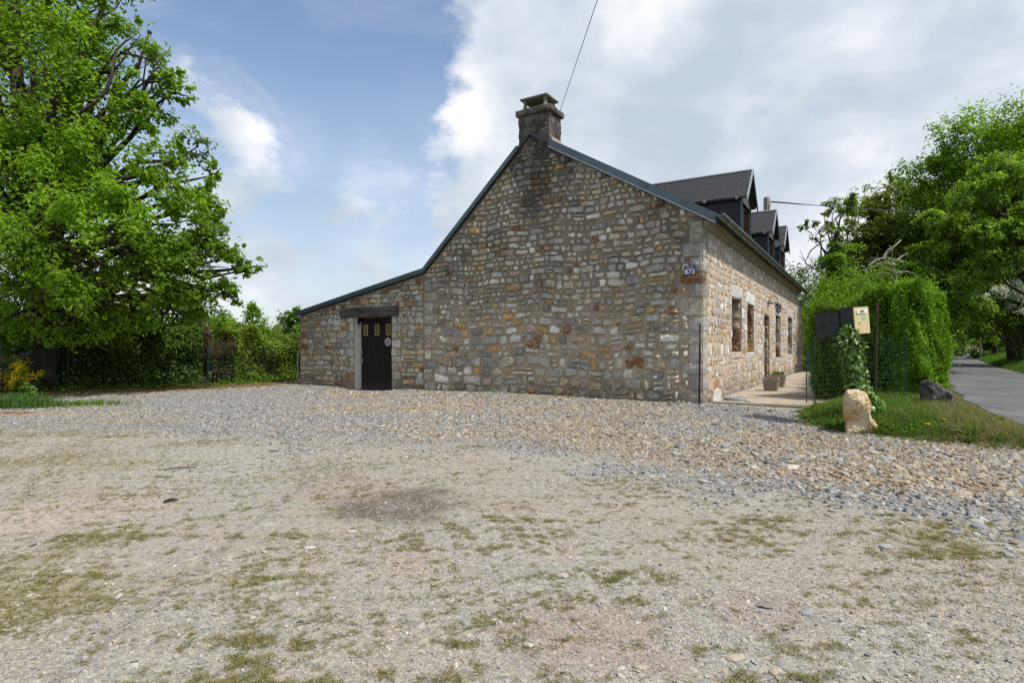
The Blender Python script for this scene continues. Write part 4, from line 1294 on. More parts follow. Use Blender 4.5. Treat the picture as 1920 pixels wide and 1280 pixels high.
pt, ps = to_house(*P(1446, 652, 16.9).xy)
planter(P(1446, 652, 16.7).x, 16.7, HANG, .36, .42, .37, 'pale ribbed concrete planter nearest the front door, without plants', False)
planter(P(1459, 652, 18.2).x, 18.2, HANG, .36, .42, .40, 'darker concrete planter behind the first one, with a low green plant', True)

# paved path along the front
PAVE = simple('paving_concrete', (.36, .30, .235), .9, 0, .16, 3.5, .5, .01)
path = link(bpy.data.objects.new('paved_path', None)); props(path, kind='structure', label='pale paving along the front of the house')
path.location = (HX, HY, 0); path.rotation_euler = (0, 0, HANG)
MB().box(.40, 21.5, -2.62, -.02, -.2, .012).build('joint_bed', CEMENT, path)
rp = np.random.default_rng(9)
x = .5
while x < 21.3:
    w = rp.uniform(1.1, 1.5); y = -.06
    for ww in (.80, .90, .86):
        g_ = .008; zt_ = .028 + rp.uniform(-.006, .008)
        lim = .0 if x > 1.2 else .25
        MB().box(x + g_, min(x + w, 21.4) - g_, y - ww + g_, y - g_, -.05, zt_, jit=.004).build('slab', PAVE, path)
        y -= ww
    x += w

# ------------------------------------------------------------------ vegetation builders


def tufted(r, centers, radii, n, squash=.85, clump=.36, nsub=9, upbias=.0):
    """points of a crown: every clump carries smaller clumps, so the outline stays ragged"""
    w = np.array(radii) ** 2.0; w /= w.sum(); out = []; outn = []
    for c_, rad, k in zip(centers, radii, (w * n).astype(int)):
        ns = max(8, int(nsub * (rad / 1.2) ** 1.0)); sd = unit(r, ns); sd[:, 2] = sd[:, 2] * .9 + upbias
        sc = np.array(c_) + sd * rad * r.uniform(.45, .98, (ns, 1)) * (1, 1, squash)
        sr = rad * clump * r.uniform(.65, 1.35, ns)
        i = r.integers(0, ns, k); d = unit(r, k)
        p = sc[i] + d * (sr[i] * r.random(k) ** .5)[:, None] * (1, 1, .72)
        p = p + np.stack([nz3(p + o_, 1.7 / max(rad, .5) ** .5) for o_ in (0, 17.3, 41.9)], 1) * rad * .17 + r.normal(0, rad * .05, p.shape)
        out.append(p); nn = d + (p - np.array(c_)) / rad * .7; outn.append(nn)
    return np.concatenate(out), np.concatenate(outn)


def crown_mesh(name, r, pts, nrm, L, Wd, pal, mat, gap=.5, gscale=1.4, droop=0.0, jit=.25):
    keep = (nz3(pts, gscale) > -gap) & (nz3(pts + 31.7, gscale * 2.9) > -gap - .25); pts, nrm = pts[keep], nrm[keep]; n = len(pts)
    nn = nrm * .45 + np.array((0, 0, .75)) + unit(r, n) * .75
    ax = nrm * .7 + unit(r, n) * .9 + np.array((0, 0, -droop))
    tone = 1 + .34 * nz3(pts, .8)[:, None].clip(-1, 1)
    return leaves_mesh(name, pts, nn, ax, L * r.uniform(.65, 1.3, n), Wd * r.uniform(.7, 1.25, n), pick_cols(r, n, pal, jit) * tone, mat)


def limb_path(r, a, b, n=6, wob=.12, sag=.15):
    a, b = np.array(a, float), np.array(b, float); L = np.linalg.norm(b - a); pts = []
    o = r.normal(size=(n + 1, 3)) * wob * L * .35
    for i in range(n + 1):
        t = i / n; q = a + (b - a) * t; q[2] += sag * L * math.sin(math.pi * t) * .5
        pts.append(q + o[i] * math.sin(math.pi * t))
    return pts


def make_tree(name, label, base, clumps, n, L, Wd, pal, trunk_r, fork, seed, bark=BARK, cat='tree', group=None, gap=.5, gscale=1.4, twigs=3, clump=.36, nsub=9, mat=None, squash=.85, extra=None):
    r = np.random.default_rng(seed); base = np.array(base, float)
    t = empty(name, tuple(base), 0, label=label, cat=cat, group=group)
    m = MB(); fk = np.array(fork, float)
    stem_ = limb_path(r, base + (0, 0, -.3), fk, 6, .05, 0); rad = [trunk_r * (1.35 if i == 0 else 1.0 - .3 * i / 6) for i in range(7)]
    m.tube([tuple(np.array(p) - base) for p in stem_], rad, 12)
    for c_, rd in clumps:
        c_ = np.array(c_, float); h = np.clip((c_[2] - base[2]) / max(fk[2] - base[2], .1) * .7, .45, 1.0)
        a = base + (fk - base) * h
        d = np.linalg.norm(c_ - a); r0 = min(trunk_r * .55, .03 + .026 * d)
        pth = limb_path(r, a, c_, 6, .14, .1); m.tube([tuple(np.array(p) - base) for p in pth], [r0 * (1 - .9 * i / 6) for i in range(7)], 7)
        for _ in range(int(twigs * rd + 1)):
            e_ = c_ + unit(r, 1)[0] * rd * r.uniform(.7, 1.0) * (1, 1, squash); k = r.integers(3, 7)
            pw = limb_path(r, pth[k], e_, 4, .18, .0); m.tube([tuple(np.array(p) - base) for p in pw], [max(.006, r0 * .28 * (1 - .8 * i / 4)) for i in range(5)], 5)
    if extra: extra(m, base)
    m.build('trunk', bark, t, smooth=True)
    pts, nrm = tufted(r, [c for c, _ in clumps], [q for _, q in clumps], n, squash, clump, nsub)
    pts = pts[:]; ok = pts[:, 2] > base[2] + .15; pts, nrm = pts[ok], nrm[ok]
    obj('crown', crown_mesh('crown', r, pts - base, nrm, L, Wd, pal, mat or LEAF, gap, gscale), t, kind='stuff')
    return t


# ------------------------------------------------------------------ the big oak on the left
OB = P(78, 652, 17.6); OB.z = gz(OB.x, OB.y)
ocl = []
for px, py, Z, rd in ((40, 60, 17, 2.2), (140, 70, 16.5, 1.5), (225, 85, 17, 1.1), (60, 200, 16, 2.1), (175, 190, 17.5, 1.4), (262, 160, 17, .85), (312, 150, 17, .45),
                      (60, 330, 16, 2.0), (200, 300, 15.5, 1.5), (320, 285, 17, .95), (370, 275, 17.3, .6), (120, 430, 15, 1.7), (255, 400, 15, 1.5), (355, 380, 16.5, .95), (388, 385, 17, .55),
                      (60, 500, 15.5, 1.7), (195, 500, 14.5, 1.4), (320, 470, 15.5, 1.2), (405, 490, 16.5, .8), (455, 507, 17, .42), (370, 545, 17, .85), (300, 560, 16, .95), (420, 552, 17, .5),
                      (225, 590, 17.5, 1.1), (140, 590, 16.5, 1.2), (30, 585, 16, 1.1), (280, 60, 17.2, .5), (300, 120, 17, .6), (325, 175, 17.2, .5), (250, 215, 16.5, 1.0), (345, 330, 16.5, .9), (395, 330, 17, .55), (330, 420, 16, 1.2), (385, 440, 16.8, .9), (280, 500, 16, 1.2), (395, 540, 16.8, .75), (350, 590, 17.3, .8), (440, 470, 17, .5), (480, 500, 17.1, .3), (-150, 100, 17, 2.5), (-210, 300, 17, 2.5), (-150, 470, 16.5, 2.1), (-50, -150, 17, 2.4), (90, -120, 18, 2.1), (190, -50, 18, 1.2),
                      (0, 200, 20, 2.5), (140, 320, 20, 2.0), (235, 450, 20, 1.7), (50, 450, 20.5, 2.0), (-120, 350, 21, 2.4), (60, 40, 20.5, 2.4), (300, 540, 19.5, 1.3)):
    q = P(px, py, Z); ocl.append((tuple(q), rd))


def oak_limbs(m, base):
    for pts, r0, r1_ in (([(70, 520, 17.4), (40, 430, 17), (-10, 330, 16.6), (60, 268, 16), (105, 200, 15.8), (120, 130, 15.8), (165, 85, 16), (175, 40, 16.2)], .17, .02),
                         ([(60, 268, 16), (135, 222, 15.6), (200, 170, 15.6), (218, 95, 15.8), (250, 70, 16)], .085, .015),
                         ([(105, 200, 15.8), (90, 150, 15.6), (70, 105, 15.6), (30, 60, 15.8)], .10, .02),
                         ([(80, 480, 17.4), (85, 380, 17.4), (95, 290, 17.2), (70, 205, 17), (60, 120, 17), (40, 20, 17)], .20, .03),
                         ([(85, 420, 17.4), (120, 352, 16.8), (190, 340, 16.4), (260, 330, 16.2), (320, 300, 16.4)], .15, .02),
                         ([(225, 98, 16), (262, 106, 15.9), (290, 112, 15.9), (296, 95, 15.9)], .035, .015)):
        pp = [tuple(np.array(P(*p)) - base) for p in pts]; pp = resample(pp, .3); n_ = len(pp)
        m.tube([tuple(p) for p in pp], [r0 + (r1_ - r0) * i / n_ for i in range(n_)], 8)


make_tree('oak_tree', 'large spreading oak with bright green leaves and a thick dark trunk', OB, ocl, 185000, .135, .085, G_OAK, .45, P(80, 430, 17.4), 31, gap=.30, gscale=1.25, twigs=3, extra=oak_limbs, clump=.34, nsub=11)

# ------------------------------------------------------------------ left boundary: hedge, shrubs, fence


def hedge_points(r, line, width, h0, h1, n):
    """points near the faces and in the body of a clipped but shaggy hedge"""
    line = np.array(line, float); seg = np.linalg.norm(np.diff(line, axis=0), axis=1); cum = np.concatenate([[0], np.cumsum(seg)])
    u = r.uniform(0, cum[-1], n); x = np.interp(u, cum, line[:, 0]); y = np.interp(u, cum, line[:, 1])
    tx_ = np.interp(u + .1, cum, line[:, 0]) - np.interp(u - .1, cum, line[:, 0]); ty = np.interp(u + .1, cum, line[:, 1]) - np.interp(u - .1, cum, line[:, 1])
    l_ = np.hypot(tx_, ty) + 1e-9; nx_, ny_ = ty / l_, -tx_ / l_
    H = (h0 + (h1 - h0) * u / cum[-1]) * (1 + .16 * nz3(np.stack([u, u * 0, u * 0], 1), 1.3))
    face = r.random(n); v = r.uniform(-1, 1, n); z = r.random(n) ** .85
    side = np.where(face < .40, 1.0, np.where(face < .68, -1.0, 0.0))
    a = np.where(side != 0, side * (1 - .35 * r.random(n) ** 2), v)
    z = np.where(side == 0, 1 - .22 * r.random(n) ** 1.5, z)
    bul = 1 + .38 * nz3(np.stack([x * 1.3, y * 1.3, z * H * 1.3], 1), 1.0)
    off = a * width / 2 * bul * (1 - .25 * np.maximum(0, z - .75) / .25)
    p = np.stack([x + nx_ * off, y + ny_ * off, ground_z(x, y) + z * H], 1)
    nr_ = np.stack([nx_ * a, ny_ * a, np.where(side == 0, 1.0, .25)], 1)
    return p, nr_


def hedge(name, label, line, width, h0, h1, n, L, Wd, pal, seed, mat=LEAF, up=.3, cat='hedge', parts=True):
    r = np.random.default_rng(seed); b = np.array(line[0]); base = np.array((b[0], b[1], gz(*b)))
    t = empty(name, tuple(base), 0, label=label, cat=cat)
    p, nr_ = hedge_points(r, line, width, h0, h1, n); p = p + r.normal(0, .05, p.shape)
    k = len(p); ax = nr_ * .8 + unit(r, k) * .6 + (0, 0, up); nn = nr_ * .5 + unit(r, k) * .8 + (0, 0, .4)
    tone = 1 + .30 * nz3(p, .9)[:, None].clip(-1, 1)
    obj('foliage', leaves_mesh('foliage', p - base, nn, ax, L * r.uniform(.6, 1.35, k), Wd * r.uniform(.7, 1.2, k), pick_cols(r, k, pal) * tone, mat), t, kind='stuff')
    m = MB(); line = np.array(line, float); pts = resample(line, .7)
    for q in pts:
        h = (h0 + h1) / 2 * .8
        for _ in range(2):
            a = np.array((q[0] + r.normal(0, width * .12), q[1] + r.normal(0, width * .12), gz(q[0], q[1]) - .1)); e_ = a + (r.normal(0, .25), r.normal(0, .25), h)
            m.tube([tuple(np.array(v) - base) for v in limb_path(r, a, e_, 4, .1, 0)], [.035, .03, .024, .018, .01], 5)
    m.build('stems', BARK, t)
    return t


def shrub(name, label, base, clumps, n, L, Wd, pal, seed, mat=LEAF, cat='shrub', group=None, flowers=None, gap=.7, up=.1, bark=BARK, nsub=9):
    r = np.random.default_rng(seed); base = np.array((base[0], base[1], gz(base[0], base[1])))
    t = empty(name, tuple(base), 0, label=label, cat=cat, group=group)
    cs = [np.array(c) for c, _ in clumps]; rs = [q for _, q in clumps]
    pts, nrm = tufted(r, cs, rs, n, .95, .40, nsub); g_ = ground_z(pts[:, 0], pts[:, 1]); ok = pts[:, 2] > g_ + .03; pts, nrm = pts[ok], nrm[ok]
    keep = nz3(pts, 1.5) > -gap; pts, nrm = pts[keep], nrm[keep]; k = len(pts)
    tone = 1 + .28 * nz3(pts, .8)[:, None].clip(-1, 1)
    obj('foliage', leaves_mesh('foliage', pts - base, nrm * .4 + unit(r, k) * .8 + (0, 0, .5), nrm * .7 + unit(r, k) * .7 + (0, 0, up), L * r.uniform(.6, 1.35, k), Wd * r.uniform(.7, 1.25, k), pick_cols(r, k, pal) * tone, mat), t, kind='stuff')
    m = MB()
    for c_, rd in clumps:
        for _ in range(3):
            e_ = np.array(c_) + unit(r, 1)[0] * rd * .6; m.tube([tuple(np.array(v) - base) for v in limb_path(r, base + (r.normal(0, .12), r.normal(0, .12), -.05), e_, 5, .12, .0)], [.03, .026, .02, .016, .012, .006], 5)
    m.build('stems', bark, t)
    if flowers:
        pal_f, nf, size, region = flowers
        p2, n2_ = tufted(r, [np.array(c) for c, _ in region], [q * 1.04 for _, q in region], nf, .95, .42, nsub)
        ok = p2[:, 2] > base[2] + .1; p2, n2_ = p2[ok], n2_[ok]; k = len(p2)
        obj('flowers', leaves_mesh('flowers', p2 - base, n2_ + unit(r, k) * .6 + (0, 0, .3), unit(r, k), size * r.uniform(.7, 1.3, k), size * r.uniform(.6, 1.1, k), pick_cols(r, k, pal_f, .15), PETAL), t, kind='stuff')
    return t


hl = [P(690, 652, 24.5).xy, P(560, 652, 22.9).xy, P(440, 652, 21.2).xy]
hedge('conifer_hedge', 'sunlit clipped conifer hedge between the lean-to and the dry brown shrub', [P(640, 652, 25).xy, P(560, 652, 23.2).xy, P(490, 652, 22.0).xy, P(425, 652, 20.9).xy], 1.3, 1.75, 2.15, 42000, .12, .045, G_HEDGE, 41, LEAF_CONIFER, .35)
q = P(395, 652, 20.3); shrub('dry_shrub', 'brown half dead shrub at the end of the sunlit hedge', q.xy, [(P(395, 640, 20.2), .75), (P(370, 600, 20.3), .65), (P(420, 655, 20.4), .6), (P(385, 690, 20.0), .6)], 9000, .10, .03, [(.12, .085, .04), (.09, .075, .035), (.16, .11, .06), (.07, .08, .03)], 43, gap=.5)
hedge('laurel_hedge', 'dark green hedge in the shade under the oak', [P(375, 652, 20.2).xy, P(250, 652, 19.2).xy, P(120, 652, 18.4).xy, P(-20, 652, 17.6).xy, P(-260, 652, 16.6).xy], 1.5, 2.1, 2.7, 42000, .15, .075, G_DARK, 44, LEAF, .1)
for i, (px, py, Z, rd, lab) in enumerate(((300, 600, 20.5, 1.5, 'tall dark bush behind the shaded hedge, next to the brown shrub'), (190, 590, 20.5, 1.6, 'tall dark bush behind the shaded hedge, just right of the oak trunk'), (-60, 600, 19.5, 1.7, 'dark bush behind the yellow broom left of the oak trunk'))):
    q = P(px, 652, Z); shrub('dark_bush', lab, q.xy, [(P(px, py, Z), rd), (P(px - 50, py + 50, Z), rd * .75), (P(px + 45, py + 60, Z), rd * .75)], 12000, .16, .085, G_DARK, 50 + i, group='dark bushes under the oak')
q = P(30, 652, 16.2); shrub('broom_shrub', 'broom shrub covered in yellow flowers beside the oak trunk', q.xy, [(P(15, 700, 16.2), .55), (P(48, 705, 16.1), .4), (P(-20, 680, 16.4), .6), (P(-40, 710, 16.2), .5), (P(20, 655, 16.5), .5)], 9000, .07, .018, G_MID, 47,
                             flowers=([(.70, .56, .015), (.78, .64, .03), (.60, .45, .01)], 2600, .05, [(P(25, 700, 16.0), .48), (P(50, 698, 16.0), .36), (P(-15, 690, 16.2), .5), (P(15, 725, 16.0), .3)]))
# fence under the oak: posts, brace struts, wires
fl = [P(-40, 652, 15.4).xy, P(3, 652, 15.9).xy, P(128, 652, 17.4).xy, P(255, 652, 18.5).xy, P(390, 652, 19.6).xy, P(515, 652, 21.4).xy]
fb = np.array((*fl[1], gz(*fl[1])))
fe = empty('wire_fence', tuple(fb), 0, label='green wire fence with thin posts in front of the shaded hedge', cat='fence')
PAINTG = simple('green_post_paint', (.010, .030, .024), .5, 0, .2, 9)
for i, q in enumerate(fl):
    z = gz(*q); hh_ = 1.45 if i < 5 else 1.25
    MB().tube([(q[0] - fb[0], q[1] - fb[1], z - fb[2] - .3), (q[0] - fb[0], q[1] - fb[1], z - fb[2] + hh_)], .022, 6).build('post', PAINTG, fe)
a = np.array((*fl[1], gz(*fl[1]) + 1.15)); b = P(60, 652, 16.5); bz = np.array((b.x, b.y, 1.17)); 
MB().tube([tuple(a - (0, 0, .3) - fb), tuple(bz - fb)], .02, 6).build('brace', ZINC, fe)
MB().tube([tuple(np.array((*fl[1], .55)) - fb), tuple(bz + (.01, 0, .01) - fb)], .02, 6).build('brace', ZINC, fe)
WIRE = simple('green_wire', (.022, .06, .048), .5, 0, .1, 9)
m = MB()
for i in range(len(fl) - 1):
    a, b = np.array((*fl[i], gz(*fl[i]))), np.array((*fl[i + 1], gz(*fl[i + 1])))
    for h in np.linspace(.05, 1.3, 11): m.tube([tuple(a + (0, 0, h) - fb), tuple((a + b) / 2 + (0, 0, h - .02) - fb), tuple(b + (0, 0, h) - fb)], .0022, 3, cap=False)
    for u in np.arange(0, 1, .1 / np.linalg.norm(b - a)): c_ = a + (b - a) * u; m.tube([tuple(c_ + (0, 0, .03) - fb), tuple(c_ + (0, 0, 1.28) - fb)], .0018, 3, cap=False)
m.build('mesh_wires', WIRE, fe, kind='stuff')
q = P(558, 652, 20.6); pe = empty('grey_post', (q.x, q.y, gz(q.x, q.y)), 0, label='single grey galvanised post close to the lean-to corner', cat='post')
MB().tube([(0, 0, -.3), (.01, 0, 1.12)], .024, 8).build('post', STEEL, pe)
MB().lathe((.01, 0, 1.12), [(.028, 0), (.028, .015), (.012, .03)], 8).build('cap', STEEL, pe)

# distant trees beyond the left hedge
for i, (px, py, Z, rd, lab, pal) in enumerate(((455, 600, 27, 1.25, 'light green small tree rising behind the sunlit hedge', G_OAK), (575, 600, 30, 1.5, 'slender young tree showing just left of the lean-to roof', G_MID), (375, 612, 60, 2.8, 'far bluish tree seen under the oak branches', [(.06, .10, .05), (.075, .115, .06)]), (340, 618, 75, 3.2, 'far pale tree behind the brown shrub', [(.10, .13, .06), (.08, .12, .05)]), (520, 622, 60, 2.4, 'far rounded tree between the light green tree and the lean-to', [(.07, .12, .05), (.085, .125, .05)]))):
    q = P(px, 652, Z); q.z = gz(q.x, q.y); c = P(px, py, Z)
    cl = [(c, rd), ((c.x - rd * .9, c.y, c.z - rd * .5), rd * .8), ((c.x + rd * .8, c.y + .5, c.z - rd * .6), rd * .75), ((c.x, c.y, c.z - rd * 1.0), rd * .9)]
    if i == 1: cl = [(P(560, 588, Z), .5), (P(548, 600, Z), .5), (P(575, 610, Z), .8), (P(545, 620, Z), .6), (P(600, 620, Z), .9)]
    make_tree('tree', lab, q, cl, 7000, .14 * Z / 27 * .8 + .04, .09 * Z / 27 * .8 + .02, pal, .12, (q.x, q.y, c.z - rd * .5), 60 + i, gap=.6)

# ------------------------------------------------------------------ right side: hedge by the gate, letterboxes, rocks, fence
EB = P(1655, 652, 13.6)
hedge('boundary_hedge', 'long soft conifer hedge running back along the paved path', [from_house(2.2, -3.35), from_house(6, -3.3), from_house(11, -3.3), from_house(16, -3.3), from_house(20.5, -3.4)], 1.7, 2.1, 2.55, 52000, .15, .04, G_THUJA, 71, LEAF_CONIFER, .75)
tcl = [(P(1690, 650, 12.7), .85), (P(1665, 590, 12.9), .68), (P(1702, 580, 12.9), .62), (P(1722, 640, 12.6), .62), (P(1705, 710, 12.4), .72), (P(1665, 700, 12.5), .75), (P(1625, 690, 13.4), .68), (P(1600, 640, 14.0), .75), (P(1585, 710, 13.9), .66), (P(1560, 660, 14.2), .62), (P(1560, 720, 14.0), .5), (P(1640, 625, 13.8), .9), (P(1690, 600, 14.0), .85)]


def thuja_block(name, label, cx0, cy0, ang, ha, hb, H, n, seed, pal):
    r = np.random.default_rng(seed); base = np.array((cx0, cy0, gz(cx0, cy0)))
    t = empty(name, tuple(base), 0, label=label, cat='conifer')
    th = r.uniform(0, 2 * math.pi, n); c_, s_ = np.cos(th), np.sin(th); e_ = 2 / 3.2
    ux, uy = np.sign(c_) * np.abs(c_) ** e_, np.sign(s_) * np.abs(s_) ** e_
    z = r.random(n); capm = r.random(n) < .16; rad = np.where(capm, np.sqrt(r.random(n)), 1 - .30 * r.random(n) ** 2)
    z = np.where(capm, 1 - .12 * r.random(n), z)
    prof = np.interp(z, [0, .12, .6, .85, 1.0], [.85, 1.0, 1.0, .94, .74])
    q = np.stack([ux * ha, uy * hb, z * H], 1); bul = 1 + .13 * nz3(q * (1, 1, .45), 2.1) + .10 * nz3(q * (1, 1, .5), 5.5)
    x, y = ux * ha * rad * prof * bul, uy * hb * rad * prof * bul
    spk = 1 + np.where(r.random(n) < .12, r.exponential(.055, n), 0); x, y = x * spk, y * spk
    zz = z * H * (1 + .05 * nz3(q, 2.5)) * (1 + (spk - 1) * .6) + r.normal(0, .03, n)
    ca, sa = math.cos(ang), math.sin(ang); p = np.stack([x * ca - y * sa, x * sa + y * ca, zz], 1)
    nr_ = np.stack([ux * ca - uy * sa, ux * sa + uy * ca, np.where(capm, 1.2, .1)], 1)
    k = n; ax = nr_ * .95 + unit(r, k) * .75 + (0, 0, .75); nn = nr_ * .4 + unit(r, k) * .8 + (0, 0, .3)
    tone = 1 + .34 * nz3(p * (1, 1, .7), 3.4)[:, None].clip(-1, 1)
    obj('foliage', leaves_mesh('foliage', p, nn, ax, .075 * r.uniform(.5, 1.7, k), .026 * r.uniform(.6, 1.3, k), pick_cols(r, k, pal) * tone, LEAF_CONIFER, .1), t, kind='stuff')
    m = MB()
    for _ in range(14):
        a_ = np.array((r.normal(0, ha * .3), r.normal(0, hb * .3), -.1)); m.tube([tuple(v) for v in limb_path(r, a_, a_ + (r.normal(0, .2), r.normal(0, .2), H * .85), 5, .05, .0)], [.05, .04, .03, .025, .018, .01], 6)
    m.build('stems', BARK, t)


tb = P(1686, 652, 13.2); thuja_block('thuja_bush', 'big upright bright green thuja bush at the end of the hedge', tb.x, tb.y, R(28), .60, .78, 2.52, 72000, 72, G_THUJA)
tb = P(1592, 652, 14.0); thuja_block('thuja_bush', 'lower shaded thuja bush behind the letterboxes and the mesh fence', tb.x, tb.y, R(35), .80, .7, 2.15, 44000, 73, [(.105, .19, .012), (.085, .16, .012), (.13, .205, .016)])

# green mesh fence in front of the thuja
fr = [P(1512, 652, 12.9).xy, P(1527, 652, 12.0).xy, P(1640, 652, 11.9).xy, P(1700, 652, 12.1).xy]
b0 = np.array((*fr[2], gz(*fr[2])))
fe2 = empty('mesh_fence', tuple(b0), 0, label='green welded mesh fence in front of the thuja bush', cat='fence')
hts = [1.35, 1.45, 1.50, 1.35]
RUST = simple('rusty_dark_steel', (.045, .032, .025), .75, .2, .35, 18)
for i, q in enumerate(fr):
    z = gz(*q); top = hts[i] + (.02 if i != 2 else .58)
    MB().tube([(q[0] - b0[0], q[1] - b0[1], z - b0[2] - .3), (q[0] - b0[0] + (.05 if i == 2 else 0), q[1] - b0[1], z - b0[2] + top)], .011 if i != 2 else .028, 7).build('post', RUST if i == 2 else PAINTG, fe2)
m = MB()
for i in range(len(fr) - 1):
    a, b = np.array((*fr[i], gz(*fr[i]))), np.array((*fr[i + 1], gz(*fr[i + 1]))); L_ = np.linalg.norm(b - a); ns = max(2, int(L_ / .25))
    for j, f in enumerate(np.linspace(.03, 1, 15)):
        m.tube([tuple(a + (b - a) * u + (0.012 * math.sin(9 * u + j), .02 * math.sin(7 * u + j * 2), f * (hts[i] + (hts[i + 1] - hts[i]) * u)) - b0) for u in np.linspace(0, 1, ns + 1)], .0018, 3, cap=False)
    for u in np.arange(.02, 1, .055 / L_):
        h = hts[i] + (hts[i + 1] - hts[i]) * u; c_ = a + (b - a) * u
        m.tube([tuple(c_ + (.01 * math.sin(3 * f + u * 30), .02 * math.sin(u * 7 + f * 4), f * h) - b0) for f in (0.02, .35, .7, 1)], .0014, 3, cap=False)
m.build('mesh_wires', WIRE, fe2, kind='stuff')

# letterboxes on their leaning post
BOXGREY = simple('dark_green_grey_paint', (.034, .046, .042), .5, .1, .3, 6, .15, .003)
BOXCREAM = Mat('cream_box_paint'); co = BOXCREAM.coord(); cn = BOXCREAM.noise(co, 22, 6, .7)
BOXCREAM.set(color=BOXCREAM.mix(BOXCREAM.math('MULTIPLY', BOXCREAM.ss(cn, .64, .74), .8), (.60, .51, .26), (.20, .07, .02)), rough=.5); BOXCREAM = BOXCREAM.m
MZ = 9.6
RZ = R(40)     # the box axis points right and towards the camera
tilt = R(-7)
pm = P(1600, 652, MZ)


def letterbox(px, py, Z, w, d, h, label, front):
    c_ = P(px, py, Z); e_ = empty('letterbox', tuple(c_), 0, label=label, cat='letterbox', group='letterboxes by the hedge')
    e_.rotation_euler = (R(-2), tilt * .55, R(15))
    MB().box(-w / 2, w / 2, -d / 2, d / 2, 0, h).build('body', BOXGREY, e_, bevel=.008)
    MB().box(-w / 2 - .008, w / 2 + .008, -d / 2 - .004, d / 2 + .006, h + .001, h + .012).build('lid', BOXGREY, e_)
    if front:
        f = MB().box(-w / 2 + .004, w / 2 - .004, -d / 2 - .022, -d / 2 - .002, .006, h - .004).build('door', BOXCREAM, e_, bevel=.004)
        MB().box(-w * .33, w * .33, -d / 2 - .034, -d / 2 - .0225, h * .76, h * .89).build('name_plate', WHITE, f)
        MB().box(-w * .13, w * .13, -d / 2 - .038, -d / 2 - .0345, h * .80, h * .875).build('name_slip', simple('grey_print', (.16, .16, .17), .5), f)
        MB().box(.0, w * .17, -d / 2 - .026, -d / 2 - .0225, h * .53, h * .66).build('sticker', simple('green_sticker', (.12, .36, .22), .5), f)
        MB().box(.004, w * .08, -d / 2 - .0275, -d / 2 - .0262, h * .55, h * .62).build('sticker_field', WHITE, f)
        MB().lathe((-w * .2, -d / 2 - .022, h * .41), [(.012, 0), (.012, .006)], 10, M=Matrix.Translation((-w * .2, -d / 2 - .022, h * .41)) @ Matrix.Rotation(R(90), 4, 'X') @ Matrix.Translation((w * .2, d / 2 + .022, -h * .41))).build('lock', BLACKIRON, f)
    else:
        MB().box(-w / 2 + .01, w / 2 - .01, d / 2 + .001, d / 2 + .008, .02, h - .02).build('back_panel', BOXGREY, e_)
    return e_


def box_dir():
    a = R(15); return np.array((math.sin(a), -math.cos(a)))     # towards the box front


bd = box_dir()
f_c = P(1604, 624, MZ)
letterbox(1604, 627, MZ, .30, .26, .44, 'letterbox with a cream front door, white name plate and small green sticker', True)
bk = np.array((f_c.x, f_c.y)) - bd * .405
e_ = empty('letterbox', (bk[0], bk[1], f_c.z - .06), 0, label='larger dark grey-green metal letterbox behind the cream fronted one', cat='letterbox', group='letterboxes by the hedge')
e_.rotation_euler = (R(-2), tilt * .55, R(15))
MB().box(-.16, .16, -.26, .26, 0, .43).build('body', BOXGREY, e_, bevel=.008)
MB().box(-.168, .168, -.266, .266, .431, .442).build('lid', BOXGREY, e_)
MB().box(-.163, -.161, -.266, -.235, .01, .43).build('rusty_edge', RUST, e_)
MB().box(-.15, .15, .261, .268, .02, .41).build('back_panel', BOXGREY, e_)
pb = empty('letterbox_post', (f_c.x - .12, f_c.y + .1, gz(f_c.x, f_c.y)), 0, label='leaning post under the letterboxes, hidden by ivy', cat='post')
zt_ = f_c.z - gz(f_c.x, f_c.y)
MB().tube([(.10, .0, -.3), (.0, 0, zt_ - .07)], .05, 8).build('shaft', RUST, pb)
MB().box(-.35, .16, -.16, .16, zt_ - .07, zt_ - .062, M=Matrix.Rotation(0, 4, 'Z')).build('bearing_plate', RUST, pb)

# ivy up the post and down over the rock
ri = np.random.default_rng(81)
ib = np.array((f_c.x, f_c.y - .02, gz(f_c.x, f_c.y)))
iv = empty('ivy', tuple(ib), 0, label='glossy ivy climbing the letterbox post above the pale rock', cat='ivy')
spine = [P(1590, 630, 9.5), P(1592, 650, 9.4), P(1598, 680, 9.35), P(1605, 710, 9.3), P(1608, 740, 9.2), P(1622, 770, 9.1)]
rad_ = [.17, .24, .22, .19, .22, .30]
ic, inn = [], []
for c_, rd in zip(spine, rad_):
    k = 210; d = unit(ri, k); d[:, 1] = -np.abs(d[:, 1]) * .9 + .15; ic.append(np.array(c_) + d * rd * ri.uniform(.5, 1.1, (k, 1)) * (1, 1, 1.25)); inn.append(d)
ic = np.concatenate(ic); inn = np.concatenate(inn); ok = ic[:, 2] > ground_z(ic[:, 0], ic[:, 1]) + .02; ic, inn = ic[ok], inn[ok]
